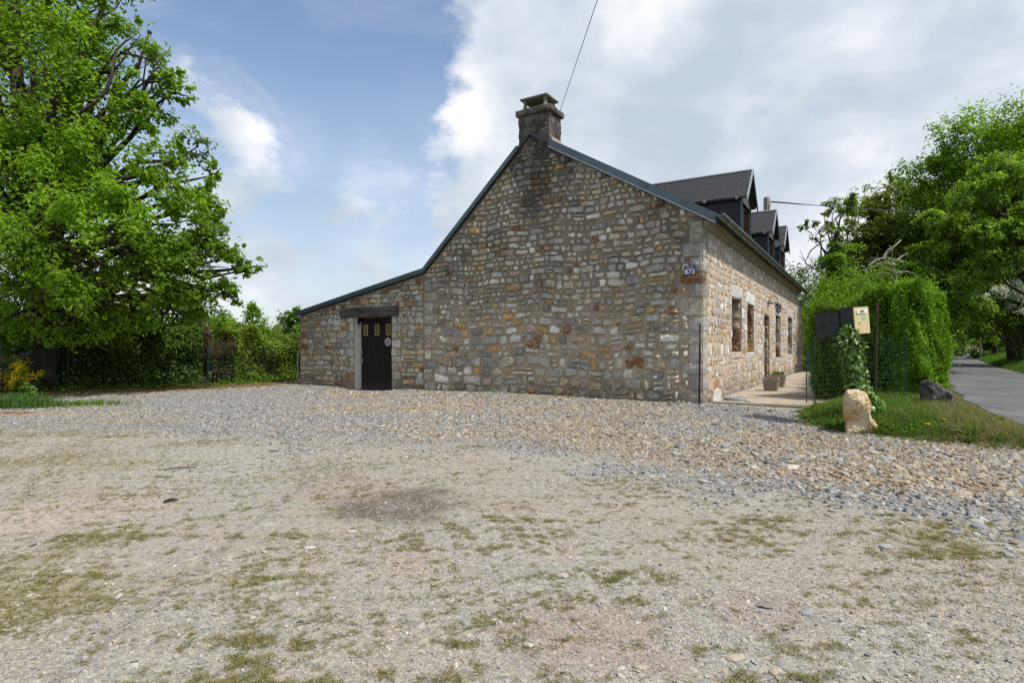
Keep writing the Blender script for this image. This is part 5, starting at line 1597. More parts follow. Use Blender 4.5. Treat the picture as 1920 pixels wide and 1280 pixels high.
# a lobed ivy leaf: 5 points, 5 triangles-ish, shared by all copies
lv = [(0, -.30, 0), (.30, -.42, -.03), (.52, -.05, -.05), (.24, .08, .02), (0, .60, -.06), (-.24, .08, .02), (-.52, -.05, -.05), (-.30, -.42, -.03), (0, 0, .05)]
lf = [(8, 0, 1), (8, 1, 2), (8, 2, 3), (8, 3, 4), (8, 4, 5), (8, 5, 6), (8, 6, 7), (8, 7, 0)]
lmesh = [raw_mesh('leaf', lv, [a for f in lf for a in f], [3] * 8, LEAF_IVY, c_) for c_ in ((.085, .175, .022), (.115, .215, .03), (.07, .14, .02), (.15, .25, .045))]
order = np.argsort(ic[:, 1])
for i in order[:230]:
    o = obj('leaf', lmesh[ri.integers(0, 4)], iv); o.location = tuple(ic[i] - ib)
    nrm_ = Vector(inn[i] * .7 + ri.normal(0, .45, 3) + (0, -.2, .45)).normalized()
    o.rotation_euler = (nrm_.to_track_quat('Z', 'Y').to_matrix() @ Matrix.Rotation(ri.uniform(2.2, 4.1), 3, 'Z')).to_euler()
    s_ = ri.uniform(.06, .115); o.scale = (s_, s_, s_)
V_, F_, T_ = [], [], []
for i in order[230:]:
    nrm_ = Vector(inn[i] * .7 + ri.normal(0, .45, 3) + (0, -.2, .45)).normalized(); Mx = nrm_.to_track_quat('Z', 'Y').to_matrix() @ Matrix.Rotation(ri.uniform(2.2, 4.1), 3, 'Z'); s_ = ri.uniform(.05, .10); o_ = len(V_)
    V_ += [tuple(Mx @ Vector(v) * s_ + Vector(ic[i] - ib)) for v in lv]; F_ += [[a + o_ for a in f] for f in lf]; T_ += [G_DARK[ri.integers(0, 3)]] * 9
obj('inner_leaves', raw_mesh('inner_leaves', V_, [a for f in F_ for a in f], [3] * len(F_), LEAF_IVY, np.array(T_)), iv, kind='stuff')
m = MB()
for _ in range(7): m.tube([tuple(np.array(p) + ri.normal(0, .06, 3) + (0, .12, 0) - ib) for p in spine[::-1]], [.016, .014, .012, .010, .008, .005], 5)
m.build('stems', BARK, iv)


# rocks
def rock(name, label, base, outline, depth, mat, seed, rough=.05):
    """outline: front silhouette (x, z) in metres, extruded with rounded, broken faces"""
    r = np.random.default_rng(seed); n = len(outline); V = []; o = np.array(outline); c_ = o.mean(0); F_ = []
    layers = [(-.5, .62), (-.38, .90), (-.1, 1.0), (.2, .97), (.42, .80), (.5, .5)]
    for d_, s_ in layers:
        for q in o: V.append((c_[0] + (q[0] - c_[0]) * s_ + r.normal(0, rough * .4), d_ * depth + r.normal(0, rough * .4), c_[1] + (q[1] - c_[1]) * s_ + r.normal(0, rough * .4)))
    for i in range(len(layers) - 1):
        for k in range(n): F_.append((i * n + k, i * n + (k + 1) % n, (i + 1) * n + (k + 1) % n, (i + 1) * n + k))
    F_.append(tuple(range(n))[::-1]); F_.append(tuple((len(layers) - 1) * n + k for k in range(n)))
    me = raw_mesh(name, V, [a for f in F_ for a in f], [len(f) for f in F_], mat)
    ob = obj(name, me, label=label, cat='rock'); ob.location = base
    s1_ = ob.modifiers.new('sub', 'SUBSURF'); s1_.levels = s1_.render_levels = 4; s1_.subdivision_type = 'SIMPLE'
    t1 = bpy.data.textures.new('rock_big', 'VORONOI'); t1.noise_scale = .26 if seed == 1 else .16; t1.distance_metric = 'DISTANCE'
    d1 = ob.modifiers.new('facets', 'DISPLACE'); d1.texture = t1; d1.strength = .07 if seed == 1 else .08; d1.texture_coords = 'LOCAL'
    t2 = bpy.data.textures.new('rock_fine', 'CLOUDS'); t2.noise_scale = .035; t2.noise_depth = 3
    d2 = ob.modifiers.new('grain', 'DISPLACE'); d2.texture = t2; d2.strength = .03; d2.texture_coords = 'LOCAL'
    return ob


QZ = Mat('pale_quartz_rock'); co = QZ.coord(); q1 = QZ.noise(co, 6, 6, .65); q2 = QZ.noise(co, 28, 5, .7)
c = QZ.mix(QZ.ss(q1, .38, .62), (.40, .25, .09), (.58, .49, .33)); c = QZ.mix(QZ.math('MULTIPLY', QZ.ss(q2, .55, .7), .6), c, (.66, .60, .48)); c = QZ.mix(QZ.math('MULTIPLY', QZ.ss(QZ.noise(co, 9, 5, .6, loc=(3, 1, 2)), .60, .70), .7), c, (.20, .10, .04))
QZ.set(color=c, rough=.75, normal=QZ.bump(q2, .8, .02))
GR = Mat('grey_boulder'); co = GR.coord(); q1 = GR.noise(co, 5, 6, .65); q2 = GR.noise(co, 25, 5, .7)
c = GR.mix(GR.ss(q1, .4, .65), (.055, .052, .048), (.13, .12, .11)); c = GR.mix(GR.math('MULTIPLY', GR.ss(q2, .60, .70), .7), c, (.33, .32, .29))
GR.set(color=c, rough=.85, normal=GR.bump(q2, .8, .02))
q = P(1624, 812, 8.42); ob = rock('rock', 'pale yellow quartz rock standing at the edge of the gravel below the ivy', (q.x, q.y + .14, gz(q.x, q.y) - .05), [(-.19, 0), (-.02, -.04), (.16, -.04), (.28, .05), (.20, .17), (.13, .31), (.11, .48), (.06, .62), (-.06, .68), (-.17, .64), (-.23, .50), (-.22, .24)], .36, QZ.m, 1, .03)
ob.rotation_euler = (0, 0, R(-22))
q = P(1767, 785, 10.3); rock('rock', 'dark grey lichened boulder in the grass by the lane', (q.x, q.y + .15, gz(q.x, q.y) + .06), [(-.25, 0), (0, -.02), (.25, 0), (.26, .17), (.19, .33), (.08, .42), (-.07, .47), (-.17, .55), (-.24, .53), (-.26, .28)], .38, GR.m, 2, .035)

# ------------------------------------------------------------------ far-end shrubs, vine, trees to the right
vb = np.array(hpos(19.0, -.1, 0)); vi = empty('climbing_vine', tuple(vb), 0, label='thin bare climbing vine stems at the far end of the front wall', cat='vine')
rv = np.random.default_rng(91); m = MB(); vp = []
for k in range(26):
    t_ = rv.uniform(17.9, 20.3); top_ = rv.uniform(1.5, 3.7); pts = []
    for j_ in range(8):
        h = top_ * j_ / 7; t_ += rv.normal(0, .10); pts.append(np.array(hpos(t_, -.09 - rv.uniform(0, .22) * (j_ > 0), h)) - vb); vp.append(pts[-1])
    m.tube([tuple(p) for p in pts], [.018 - .0018 * j_ for j_ in range(8)], 5)
m.build('stems', BARK_PALE, vi)
vp = np.array(vp); ii = rv.integers(0, len(vp), 700); pp = vp[ii] + rv.normal(0, .13, (700, 3)); pp[:, 2] = np.abs(pp[:, 2])
obj('leaves', leaves_mesh('leaves', pp, unit(rv, 700), unit(rv, 700), .07, .045, pick_cols(rv, 700, [(.10, .12, .04), (.13, .09, .04), (.07, .10, .03)]), LEAF), vi, kind='stuff')

for i, (px, py, Z, rd, lab, pal) in enumerate(((1522, 600, 31, 1.6, 'bright green shrub crowding the far corner of the house', G_OAK), (1545, 555, 36, 2.2, 'rounded bright bush behind the shrub at the far house corner', G_MID), (1600, 560, 33, 2.0, 'leafy bush rising over the long hedge under the ivy-clad tree', G_OAK), (1500, 540, 44, 2.6, 'greyish green willow bush beyond the end of the roof', [(.075, .11, .05), (.09, .125, .06)]), (1560, 525, 46, 2.4, 'pale willow bush behind the long hedge', [(.085, .12, .055), (.07, .105, .05)]), (1660, 545, 30, 1.8, 'yellowish bush between the thuja and the dark wood', G_YEL))):
    q = P(px, 652, Z); shrub('leafy_bush', lab, q.xy, [(P(px, py, Z), rd), (P(px + 12, py + 45, Z), rd * .95), (P(px - 14, py + 60, Z), rd * .9), (P(px + 25, py + 85, Z), rd)], 9000, .13 * Z / 30, .075 * Z / 30, pal, 100 + i, group='bushes behind the house')


def wood_tree(name, label, px, Z, top_y, low_y, half_px, n, L, Wd, pal, seed, rows=5, per=4, trunk=.25, gap=.85, bark=BARK, px_base=None, group=None, shift=0, clump=.36):
    """a tree of the wood beyond: clumps fill a rounded crown between two heights"""
    r = np.random.default_rng(seed); cl = []
    for i in range(rows):
        f = (i + .5) / rows; y = top_y + (low_y - top_y) * f; wid = half_px * (math.sin(math.pi * min(1, (.18 + f * .62))) ** .7)
        for k in range(per):
            x = px + shift * (1 - f) + wid * ((k + .5) / per * 2 - 1) * r.uniform(.75, 1.0); dz = r.uniform(-1, 1) * half_px / F * Z * .7
            rd = (low_y - top_y) / rows / F * Z * r.uniform(.62, .95)
            cl.append((tuple(P(x, y + r.uniform(-.3, .3) * (low_y - top_y) / rows, Z + dz)), rd))
    b = P(px_base or px, 652, Z); b.z = gz(b.x, b.y); c = P(px, top_y + (low_y - top_y) * .55, Z)
    return make_tree(name, label, b, cl, n, L, Wd, pal, trunk, c, seed, bark=bark, gap=gap, gscale=.9, twigs=1.5, group=group, clump=clump)


WG = 'trees of the wood along the lane'
wood_tree('ivy_clad_tree', 'thin half bare tree wrapped in dark ivy beyond the long hedge', 1578, 38, 455, 600, 30, 20000, .20, .13, G_WOOD, 201, 5, 3, .16, group=WG, clump=.46)
r_ = np.random.default_rng(77)


def sparse_top():
    cl = [(P(1545, 400, 38), .55), (P(1590, 372, 38), .6), (P(1520, 420, 38), .5), (P(1505, 428, 38), .35), (P(1565, 385, 38), .6), (P(1600, 352, 38), .3), (P(1610, 400, 38), .5), (P(1560, 430, 38), .8), (P(1530, 445, 38), .45)]
    q = P(1560, 652, 38.5); q.z = gz(q.x, q.y)
    def dead(m, base):
        for pts in ([(1565, 560), (1550, 520), (1530, 500), (1515, 480)], [(1568, 590), (1566, 530), (1556, 500), (1562, 470)], [(1560, 520), (1530, 505), (1512, 495), (1500, 470)], [(1545, 450), (1520, 470), (1510, 490), (1498, 480)]):
            m.tube([tuple(np.array(P(x, y, 37.5)) - base) for x, y in pts], [.05, .04, .03, .012], 6)
    make_tree('sparse_tree', 'sparse tree with thin open top against the sky by the roof end', q, cl, 4600, .17, .10, G_MID, .14, P(1566, 440, 38), 202, gap=.12, gscale=2.0, twigs=6, group=WG, extra=dead, clump=.42)


sparse_top()
for a in (('wood_tree', 'dark tree of the wood with rounded brownish top next to the sparse tree', 1640, 48, 370, 600, 62, 24000, .26, .18, [(.145, .21, .03), (.12, .19, .028), (.175, .225, .04)], 203),
          ('wood_tree', 'olive topped tree of the wood second from the sparse tree', 1705, 50, 348, 600, 70, 25000, .27, .18, [(.155, .22, .03), (.125, .20, .028), (.19, .24, .045)], 204),
          ('wood_tree', 'deep green tree of the wood below the tallest one', 1775, 46, 305, 590, 72, 26000, .25, .17, G_MID, 205, 5, 4, .25, .85, BARK, 1722),
          ('wood_tree', 'tallest bright green tree of the wood over the lane', 1850, 42, 228, 560, 70, 30000, .22, .15, G_OAK, 206, 5, 4, .25, .85, BARK, 1900),
          ('wood_tree', 'tall bright tree at the outer edge of the wood', 1945, 38, 200, 560, 78, 28000, .20, .14, G_OAK, 207, 5, 4, .25, .85, BARK, 2010),
          ('wood_tree', 'tall green tree behind the outer edge of the wood', 2080, 36, 230, 600, 95, 12000, .20, .13, G_OAK, 208),
          ('chestnut_tree', 'yellow-green tree hanging over the lane in front of the wood', 1790, 30, 400, 585, 72, 24000, .18, .12, G_YEL, 209, 4, 4, .2, .8, BARK, 1728),
          ('chestnut_tree', 'yellow-green tree above the white hawthorn', 1890, 27, 300, 520, 76, 26000, .17, .11, G_YEL, 210, 4, 4, .22, .8, BARK, 2000),
          ('wood_tree', 'dark tree closing the view above the far end of the lane', 1790, 85, 500, 640, 60, 16000, .42, .30, G_DARK, 211, 5, 4, .25, .85, BARK, 1745),
          ('wood_tree', 'dark tree on the left bank of the far lane', 1735, 60, 520, 650, 42, 12000, .28, .20, G_WOOD, 212),
          ('wood_tree', 'dark tree on the right bank of the far lane', 1860, 62, 520, 650, 45, 14000, .32, .22, G_WOOD, 213, 5, 4, .25, .85, BARK, 1868),
          ('wood_tree', 'low dark tree behind the thuja bush', 1690, 40, 500, 650, 50, 13000, .20, .14, G_WOOD, 214),
          ('wood_tree', 'farthest dark tree at the very end of the lane', 1805, 230, 560, 640, 70, 9000, 1.0, .7, G_WOOD, 215, 5, 4, .25, .85, BARK, 1850),
          ('wood_tree', 'dark leaning tree over the middle of the lane', 1770, 110, 500, 620, 60, 16000, .5, .35, G_DARK, 216, 5, 4, .25, .85, BARK, 1752)):
    wood_tree(*a, group=WG)
# shaded banks beside the lane
for i, (px, Z, y0_, rd, lab) in enumerate(((1958, 42, 600, 2.0, 'dark bank of undergrowth to the right of the lane'), (2000, 37, 590, 1.9, 'dark undergrowth behind the hawthorn'), (1872, 64, 612, 2.6, 'shaded undergrowth farther up the right of the lane'), (1728, 48, 610, 2.0, 'shaded undergrowth left of the lane behind the thuja'), (1745, 75, 615, 2.4, 'far shaded undergrowth left of the lane'), (1800, 215, 606, 6.5, 'dark thicket closing the far end of the lane'))):
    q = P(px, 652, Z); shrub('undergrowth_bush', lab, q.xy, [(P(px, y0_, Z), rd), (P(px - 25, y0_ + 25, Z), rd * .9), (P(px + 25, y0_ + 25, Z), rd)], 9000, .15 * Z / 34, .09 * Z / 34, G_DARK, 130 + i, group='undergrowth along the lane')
# white hawthorn
q = P(1915, 652, 37); hc_ = [(P(1850, 545, 37), 1.2), (P(1885, 515, 37), 1.4), (P(1910, 560, 36.5), 1.4), (P(1870, 580, 37), 1.2), (P(1930, 525, 37), 1.5), (P(1905, 610, 37.5), 1.6), (P(1950, 590, 37), 1.7), (P(1930, 615, 38), 1.3)]
shrub('hawthorn', 'hawthorn covered in white blossom on the far side of the lane', q.xy, hc_, 17000, .14, .09, G_MID, 140, cat='tree', flowers=([(.62, .64, .58), (.72, .73, .68), (.5, .54, .46)], 5600, .10, [(P(1850, 545, 36.4), 1.1), (P(1895, 530, 36.4), 1.0), (P(1912, 562, 36), 1.2), (P(1935, 540, 36), 1.3), (P(1842, 560, 36), .6)]), gap=.6)
q = P(1838, 652, 58); mk = empty('boundary_stake', (q.x, q.y, gz(q.x, q.y)), 0, label='thin pale stake standing at the edge of the lane below the hawthorn', cat='stake')
MB().tube([(0, 0, -.2), (.05, 0, 1.1), (.0, 0, 2.3)], [.07, .065, .05], 6).build('shaft', BARK_PALE, mk)
# fallen grey limbs in the wood edge
db = np.array(P(1640, 640, 34)); de = empty('dead_branch', tuple(db), 0, label='bleached bare dead branches leaning out of the wood above the hedge', cat='dead branch')
rd_ = np.random.default_rng(17); m = MB()
for pts in ([(1700, 640), (1690, 560), (1672, 500), (1655, 490), (1628, 503)], [(1690, 560), (1668, 515), (1650, 512), (1632, 524)], [(1672, 500), (1690, 480), (1712, 478)], [(1655, 490), (1664, 470), (1690, 452)], [(1668, 515), (1700, 510), (1720, 515)], [(1628, 503), (1645, 487), (1668, 484), (1700, 492)]):
    pp = resample([tuple(P(x, y, 33.5)) for x, y in pts], .4); m.tube([tuple(p - db + rd_.normal(0, .03, 3)) for p in pp], [.07 * (1 - .75 * i / len(pp)) for i in range(len(pp))], 6)
m.build('limbs', DEADWOOD, de, smooth=True)
me_d = MB()
for _ in range(14):
    a = np.array(P(rd_.uniform(1630, 1705), rd_.uniform(480, 520), 33.5)); e2 = a + rd_.normal(0, .6, 3); me_d.tube([tuple(a - db), tuple((a + e2) / 2 - db + rd_.normal(0, .1, 3)), tuple(e2 - db)], [.025, .018, .008], 5)
me_d.build('twigs', DEADWOOD, de)

# ------------------------------------------------------------------ pole and cables
q = P(1437.5, 652, 35.5); POLE = Mat('lichen_pole'); co = POLE.coord(); p1 = POLE.noise(co, 6, 5, .65)
POLE.set(color=POLE.mix(POLE.ss(p1, .48, .62), (.22, .205, .18), (.33, .24, .08)), rough=.9)
ztop = P(1437, 370, 35.5).z
ut = empty('utility_pole', (q.x, q.y, gz(q.x, q.y)), R(30), label='lichened concrete utility pole rising behind the dormers', cat='pole')
zb_ = ztop - gz(q.x, q.y)
MB().hexa([(-.2, -.2, -.3), (.2, -.2, -.3), (-.2, .2, -.3), (.2, .2, -.3), (-.13, -.13, zb_), (.13, -.13, zb_), (-.13, .13, zb_), (.13, .13, zb_)]).build('shaft', POLE.m, ut, bevel=.02)
m = MB()
for k in range(4): m.tube([(.14, 0, zb_ - .3), (.3, -.05 + .04 * k, zb_ - .25 - .08 * k), (.34, .02 * k, zb_ - .55 - .06 * k), (.2, 0, zb_ - .8 + .05 * k)], .012, 4)
m.build('cable_loops', BLACKIRON, ut)
MB().tube([(-.17, 0, zb_ - .25), (.2, 0, zb_ - .25)], .02, 6).build('clamp', STEEL, ut)


def cable(label, a, b, sag, r, n=24):
    a, b = np.array(a, float), np.array(b, float); e_ = empty('overhead_cable', tuple(a), 0, label=label, cat='cable')
    pts = [tuple((b - a) * t - (0, 0, sag * 4 * t * (1 - t)) - np.array((0, 0, 0))) for t in np.linspace(0, 1, n)]
    MB().tube(pts, r, 5).build('strand', BLACKIRON, e_)
    return e_


a = P(1443, 378, 35.3); b = P(1920, 402, 32); b2 = a + (b - a) * 1.9
ec = cable('thick dark cable from the utility pole across the wood', a, b2, .22, .022)
dd_ = b2 - a
MB().tube([tuple(dd_ * t_ - Vector((0, 0, .88 * t_ * (1 - t_)))) for t_ in (.004, .03, .06, .085)], [.05, .045, .04, .025], 6).build('splice', BLACKIRON, ec)
x_, y_, z_ = hpos(.05, 3.84, 6.70); b = P(1120, 0, 8.8); d = np.array(b) - (x_, y_, z_)
MB_end = np.array((x_, y_, z_)) + d * 2.6
cable('thin cable running from the chimney up over the yard', (x_, y_, z_), MB_end, .0, .006)

# ------------------------------------------------------------------ scattered stuff: crushed stone, weeds, grass (instances through geometry nodes)


def scatter(name, pts, rot, scl, col, vid, variants, label=None):
    me = bpy.data.meshes.new(name); me.vertices.add(len(pts)); me.vertices.foreach_set('co', np.asarray(pts, np.float32).ravel())
    for nm, ty, arr, key in (('rot', 'FLOAT_VECTOR', rot, 'vector'), ('scl', 'FLOAT_VECTOR', scl, 'vector'), ('col', 'FLOAT_COLOR', np.concatenate([col, np.ones((len(col), 1))], 1), 'color'), ('vid', 'INT', vid, 'value')):
        at = me.attributes.new(nm, ty, 'POINT'); at.data.foreach_set(key, np.asarray(arr, np.int32 if ty == 'INT' else np.float32).ravel())
    o = obj(name, me, kind='stuff', label=label)
    ng = bpy.data.node_groups.new(name, 'GeometryNodeTree')
    ng.interface.new_socket('Geometry', in_out='INPUT', socket_type='NodeSocketGeometry'); ng.interface.new_socket('Geometry', in_out='OUTPUT', socket_type='NodeSocketGeometry')
    N = ng.nodes; L_ = ng.links; gi = N.new('NodeGroupInput'); go = N.new('NodeGroupOutput'); iop = N.new('GeometryNodeInstanceOnPoints'); gti = N.new('GeometryNodeGeometryToInstance')
    for v in variants:
        oi = N.new('GeometryNodeObjectInfo'); oi.inputs['Object'].default_value = v; oi.inputs['As Instance'].default_value = False
        g1 = N.new('GeometryNodeGeometryToInstance'); L_.new(oi.outputs['Geometry'], g1.inputs[0]); 
        if 'jn' not in locals(): jn = N.new('GeometryNodeJoinGeometry')
        L_.new(g1.outputs[0], jn.inputs[0])

    def na(nm, ty):
        a = N.new('GeometryNodeInputNamedAttribute'); a.data_type = ty; a.inputs['Name'].default_value = nm; return a.outputs['Attribute']
    L_.new(gi.outputs[0], iop.inputs['Points']); L_.new(jn.outputs[0], iop.inputs['Instance']); iop.inputs['Pick Instance'].default_value = True
    L_.new(na('vid', 'INT'), iop.inputs['Instance Index'])
    e2r = N.new('FunctionNodeEulerToRotation'); L_.new(na('rot', 'FLOAT_VECTOR'), e2r.inputs[0]); L_.new(e2r.outputs[0], iop.inputs['Rotation']); L_.new(na('scl', 'FLOAT_VECTOR'), iop.inputs['Scale'])
    L_.new(iop.outputs[0], go.inputs[0])
    md = o.modifiers.new('scatter', 'NODES'); md.node_group = ng
    return o


import bmesh
PEB = Mat('pebble'); pc = PEB.attr('col', 'INSTANCER'); co = PEB.coord()
PEB.set(color=PEB.scale(pc, PEB.lin(PEB.noise(co, 90, 4, .6), .3, .7, .78, 1.22)), rough=.85, spec=.2)
BLADE = Mat('grass_blade'); BLADE.n.remove(BLADE.b); bc = BLADE.attr('col', 'INSTANCER')
d = BLADE.new('ShaderNodeBsdfDiffuse'); BLADE.l.new(bc, d.inputs[0]); t = BLADE.new('ShaderNodeBsdfTranslucent'); BLADE.l.new(bc, t.inputs[0]); ms = BLADE.new('ShaderNodeMixShader'); ms.inputs[0].default_value = .35
BLADE.l.new(d.outputs[0], ms.inputs[1]); BLADE.l.new(t.outputs[0], ms.inputs[2]); BLADE.l.new(ms.outputs[0], BLADE.out.inputs[0])
rs = np.random.default_rng(123)
pebbles = []
for k in range(6):
    bm = bmesh.new(); bmesh.ops.create_icosphere(bm, subdivisions=1, radius=1.0)
    for v in bm.verts: v.co = Vector((v.co.x * rs.uniform(.75, 1.2), v.co.y * rs.uniform(.6, 1.05), v.co.z * rs.uniform(.22, .5)))
    me = bpy.data.meshes.new('pebble'); bm.to_mesh(me); bm.free(); me.materials.append(PEB.m); pebbles.append(bpy.data.objects.new('pebble', me))


def tuft_obj(blades, spread, hgt, width, lean_, seed):
    r = np.random.default_rng(seed); V = []; F_ = []
    for _ in range(blades):
        a = r.uniform(0, 6.28); b = r.uniform(0, 6.28); rr = spread * math.sqrt(r.random()); x, y = rr * math.cos(a), rr * math.sin(a); h = hgt * r.uniform(.45, 1.1); ln_ = lean_ * h * r.uniform(.3, 1.3); w = width * r.uniform(.7, 1.2)
        dx, dy = math.cos(b), math.sin(b); o_ = len(V)
        V += [(x - dy * w, y + dx * w, -.01), (x + dy * w, y - dx * w, -.01), (x + dx * ln_ * .35 + dy * w * .8, y + dy * ln_ * .35 - dx * w * .8, h * .6), (x + dx * ln_ * .35 - dy * w * .8, y + dy * ln_ * .35 + dx * w * .8, h * .6), (x + dx * ln_, y + dy * ln_, h)]
        F_ += [[o_, o_ + 1, o_ + 2, o_ + 3], [o_ + 3, o_ + 2, o_ + 4]]
    me = raw_mesh('tuft', V, [a for f in F_ for a in f], [len(f) for f in F_], BLADE.m); return bpy.data.objects.new('tuft', me)


def weed_obj(n, seed):
    r = np.random.default_rng(seed); V = []; F_ = []
    for _ in range(n):
        a = r.uniform(0, 6.28); L_ = r.uniform(.5, 1.0); up = r.uniform(.15, .8); w = .16 * r.uniform(.7, 1.3); dx, dy = math.cos(a), math.sin(a); o_ = len(V)
        V += [(0, 0, 0), (dx * L_ * .5 - dy * w, dy * L_ * .5 + dx * w, up * L_ * .7), (dx * L_ * .5 + dy * w, dy * L_ * .5 - dx * w, up * L_ * .7), (dx * L_, dy * L_, up * L_ * .75)]
        F_ += [[o_, o_ + 2, o_ + 1], [o_ + 1, o_ + 2, o_ + 3]]
    me = raw_mesh('weed', V, [a for f in F_ for a in f], [3] * len(F_), BLADE.m); return bpy.data.objects.new('weed', me)


low_tufts = [tuft_obj(16, .5, .55, .030, 1.3, s) for s in (1, 2, 3)]
tall_tufts = [tuft_obj(14, .45, 1.0, .022, .7, s) for s in (4, 5, 6)]
weeds = [weed_obj(11, s) for s in (7, 8)]

# crushed stone
Ncand = 520000
cx_ = rs.uniform(-15, 9, Ncand); cy_ = rs.uniform(2.8, 21, Ncand)
inside_h = lambda x, y: (lambda t, s: (t > -.05) & (s > -.05))(*to_house(x, y))
onpath = lambda x, y: (lambda t, s: (t > .40) & (s > -5.0) & (s < .1))(*to_house(x, y))
vis = np.abs(cx_) < cy_ * .93 + .8
cm = coarse_mask(cx_, cy_)
dens_ = np.clip(cm ** 1.7 * np.interp(cy_, [3, 7, 12, 20], [1.0, .9, .55, .30]), 0, 1) * vis
ok = (rs.random(Ncand) < dens_) & ~inside_h(cx_, cy_) & ~onpath(cx_, cy_) & (poly_sd(cx_, cy_, VERGE) > -.25) & (road_dist(cx_, cy_)[0] > 1.7)
sxx, syy = cx_[ok], cy_[ok]
if len(sxx) > 95000: sxx, syy = sxx[:95000], syy[:95000]
n = len(sxx); szz = ground_z(sxx, syy)
size = rs.lognormal(0, .35, n) * np.interp(syy, [3, 8, 13, 20], [.0145, .0165, .021, .026]) * np.interp(sxx, [-7, -1.5], [.72, 1.0]) * (1 + .30 * sstep(sxx, .3, 3.2) * sstep(syy, 9.0, 6.0))
tm = tan_mask(sxx, syy) * .70 + .06
GREYS = np.array([(.255, .256, .25), (.305, .30, .285), (.205, .207, .208), (.35, .342, .32), (.285, .276, .256)]); TANS = np.array([(.34, .275, .19), (.40, .335, .24), (.27, .20, .125), (.43, .385, .31), (.33, .245, .145)])
colr = np.where((rs.random(n) < tm)[:, None], TANS[rs.integers(0, 5, n)], GREYS[rs.integers(0, 5, n)]) * rs.uniform(.70, 1.06, (n, 1))
scatter('crushed_stone', np.stack([sxx, syy, szz + size * .12], 1), np.stack([rs.normal(0, .35, n), rs.normal(0, .35, n), rs.uniform(0, 6.28, n)], 1), np.stack([size * rs.uniform(.9, 1.5, n), size, size * rs.uniform(.7, 1.2, n)], 1), colr, rs.integers(0, 6, n), pebbles, 'loose crushed grey and ochre stone spread over the yard')
print('crushed stone', n)
# fine gravel and odd pebbles in the trodden foreground
Nc = 330000
cy_ = 1.7 + (rs.random(Nc) ** 1.6) * 8.5; cx_ = rs.uniform(-1, 1, Nc) * (cy_ * .93 + .6)
f = .55 + .45 * nz2(cx_, cy_, .8, 21) + .45 * sstep(cx_, 0, 3)
ok = (rs.random(Nc) < np.clip(f, .08, 1) * .62 * (1 - .9 * coarse_mask(cx_, cy_))) & (poly_sd(cx_, cy_, VERGE) > 0) & (road_dist(cx_, cy_)[0] > 1.7)
fx_, fy_ = cx_[ok][:92000], cy_[ok][:92000]; n = len(fx_); size = .0037 * rs.lognormal(0, .52, n) * np.interp(fy_, [1.7, 4, 9], [1, 1.15, 1.8]); size = np.minimum(size, .03)
MIX = np.array([(.29, .275, .24), (.19, .192, .19), (.36, .335, .29), (.32, .265, .20), (.255, .245, .22), (.44, .42, .38), (.27, .21, .16)])
colr = MIX[rs.choice(7, n, p=[.28, .15, .16, .16, .20, .02, .03])] * rs.uniform(.85, 1.15, (n, 1))
scatter('fine_gravel', np.stack([fx_, fy_, ground_z(fx_, fy_) + size * .1], 1), np.stack([rs.normal(0, .3, n), rs.normal(0, .3, n), rs.uniform(0, 6.28, n)], 1), np.stack([size * rs.uniform(.9, 1.6, n), size, size * rs.uniform(.7, 1.2, n)], 1), colr, rs.integers(0, 6, n), pebbles, 'small pebbles pressed into the trodden ground')
print('fine gravel', n)
# low weeds in the yard
Nc = 260000
cy_ = 1.7 + rs.random(Nc) ** 1.3 * 11; cx_ = rs.uniform(-1, 1, Nc) * (cy_ * .95 + .6)
mm = .75 * moss_mask(cx_, cy_) + .36 + .30 * nz2(cx_, cy_, 4.2, 33) + .50 * nz2(cx_, cy_, 11, 35)
ok = (mm > .52) & (rs.random(Nc) < np.clip((mm - .48) * 1.1, 0, .7)) & (poly_sd(cx_, cy_, YARD_FAR) < .2)
wx_, wy_ = cx_[ok][:64000], cy_[ok][:64000]; n = len(wx_)
size = rs.uniform(.010, .030, n) * (1 + .5 * (nz2(wx_, wy_, 1.2, 41) > .4))
DRY = np.array([(.235, .215, .065), (.19, .20, .05), (.29, .25, .11), (.13, .165, .035), (.32, .27, .15)])
colr = DRY[rs.choice(5, n, p=[.32, .24, .22, .08, .14])] * rs.uniform(.8, 1.2, (n, 1))
scatter('yard_weeds', np.stack([wx_, wy_, ground_z(wx_, wy_)], 1), np.stack([rs.normal(0, .12, n), rs.normal(0, .12, n), rs.uniform(0, 6.28, n)], 1), np.stack([size * 1.2, size * 1.2, size * rs.uniform(.5, 1.0, n)], 1), colr, rs.integers(0, 3, n), low_tufts, 'short dry grass and moss growing through the gravel')
print('weeds', n)
# verge grass and weeds round the rocks and along the lane
Nc = 260000
cx_ = rs.uniform(4, 66, Nc); cy_ = rs.uniform(5.5, 80, Nc); sdv = poly_sd(cx_, cy_, VERGE) + .18 * nz2(cx_, cy_, 2.2, 51)
rdist, rside = road_dist(cx_, cy_)
far_side = (rside < 0) & (rdist > 1.55) & (rdist < 6.0)
ok = (((sdv < 0.02) & (rdist > 1.5)) | far_side) & (rs.random(Nc) < np.interp(cy_, [6, 12, 25, 50], [1, .9, .55, .3])) & ~inside_h(cx_, cy_)
gx2, gy2 = cx_[ok], cy_[ok]; fsd = far_side[ok]
ex = rs.uniform(4.4, 7.8, 9000); ey = rs.uniform(6.3, 11.6, 9000); ok2 = (poly_sd(ex, ey, VERGE) + .15 * nz2(ex, ey, 2.2, 51) < 0); gx2 = np.concatenate([gx2, ex[ok2]]); gy2 = np.concatenate([gy2, ey[ok2]]); fsd = np.concatenate([fsd, np.zeros(ok2.sum(), bool)])
n = len(gx2); dl_ = -poly_sd(gx2, gy2, VERGE); rdist = road_dist(gx2, gy2)[0]
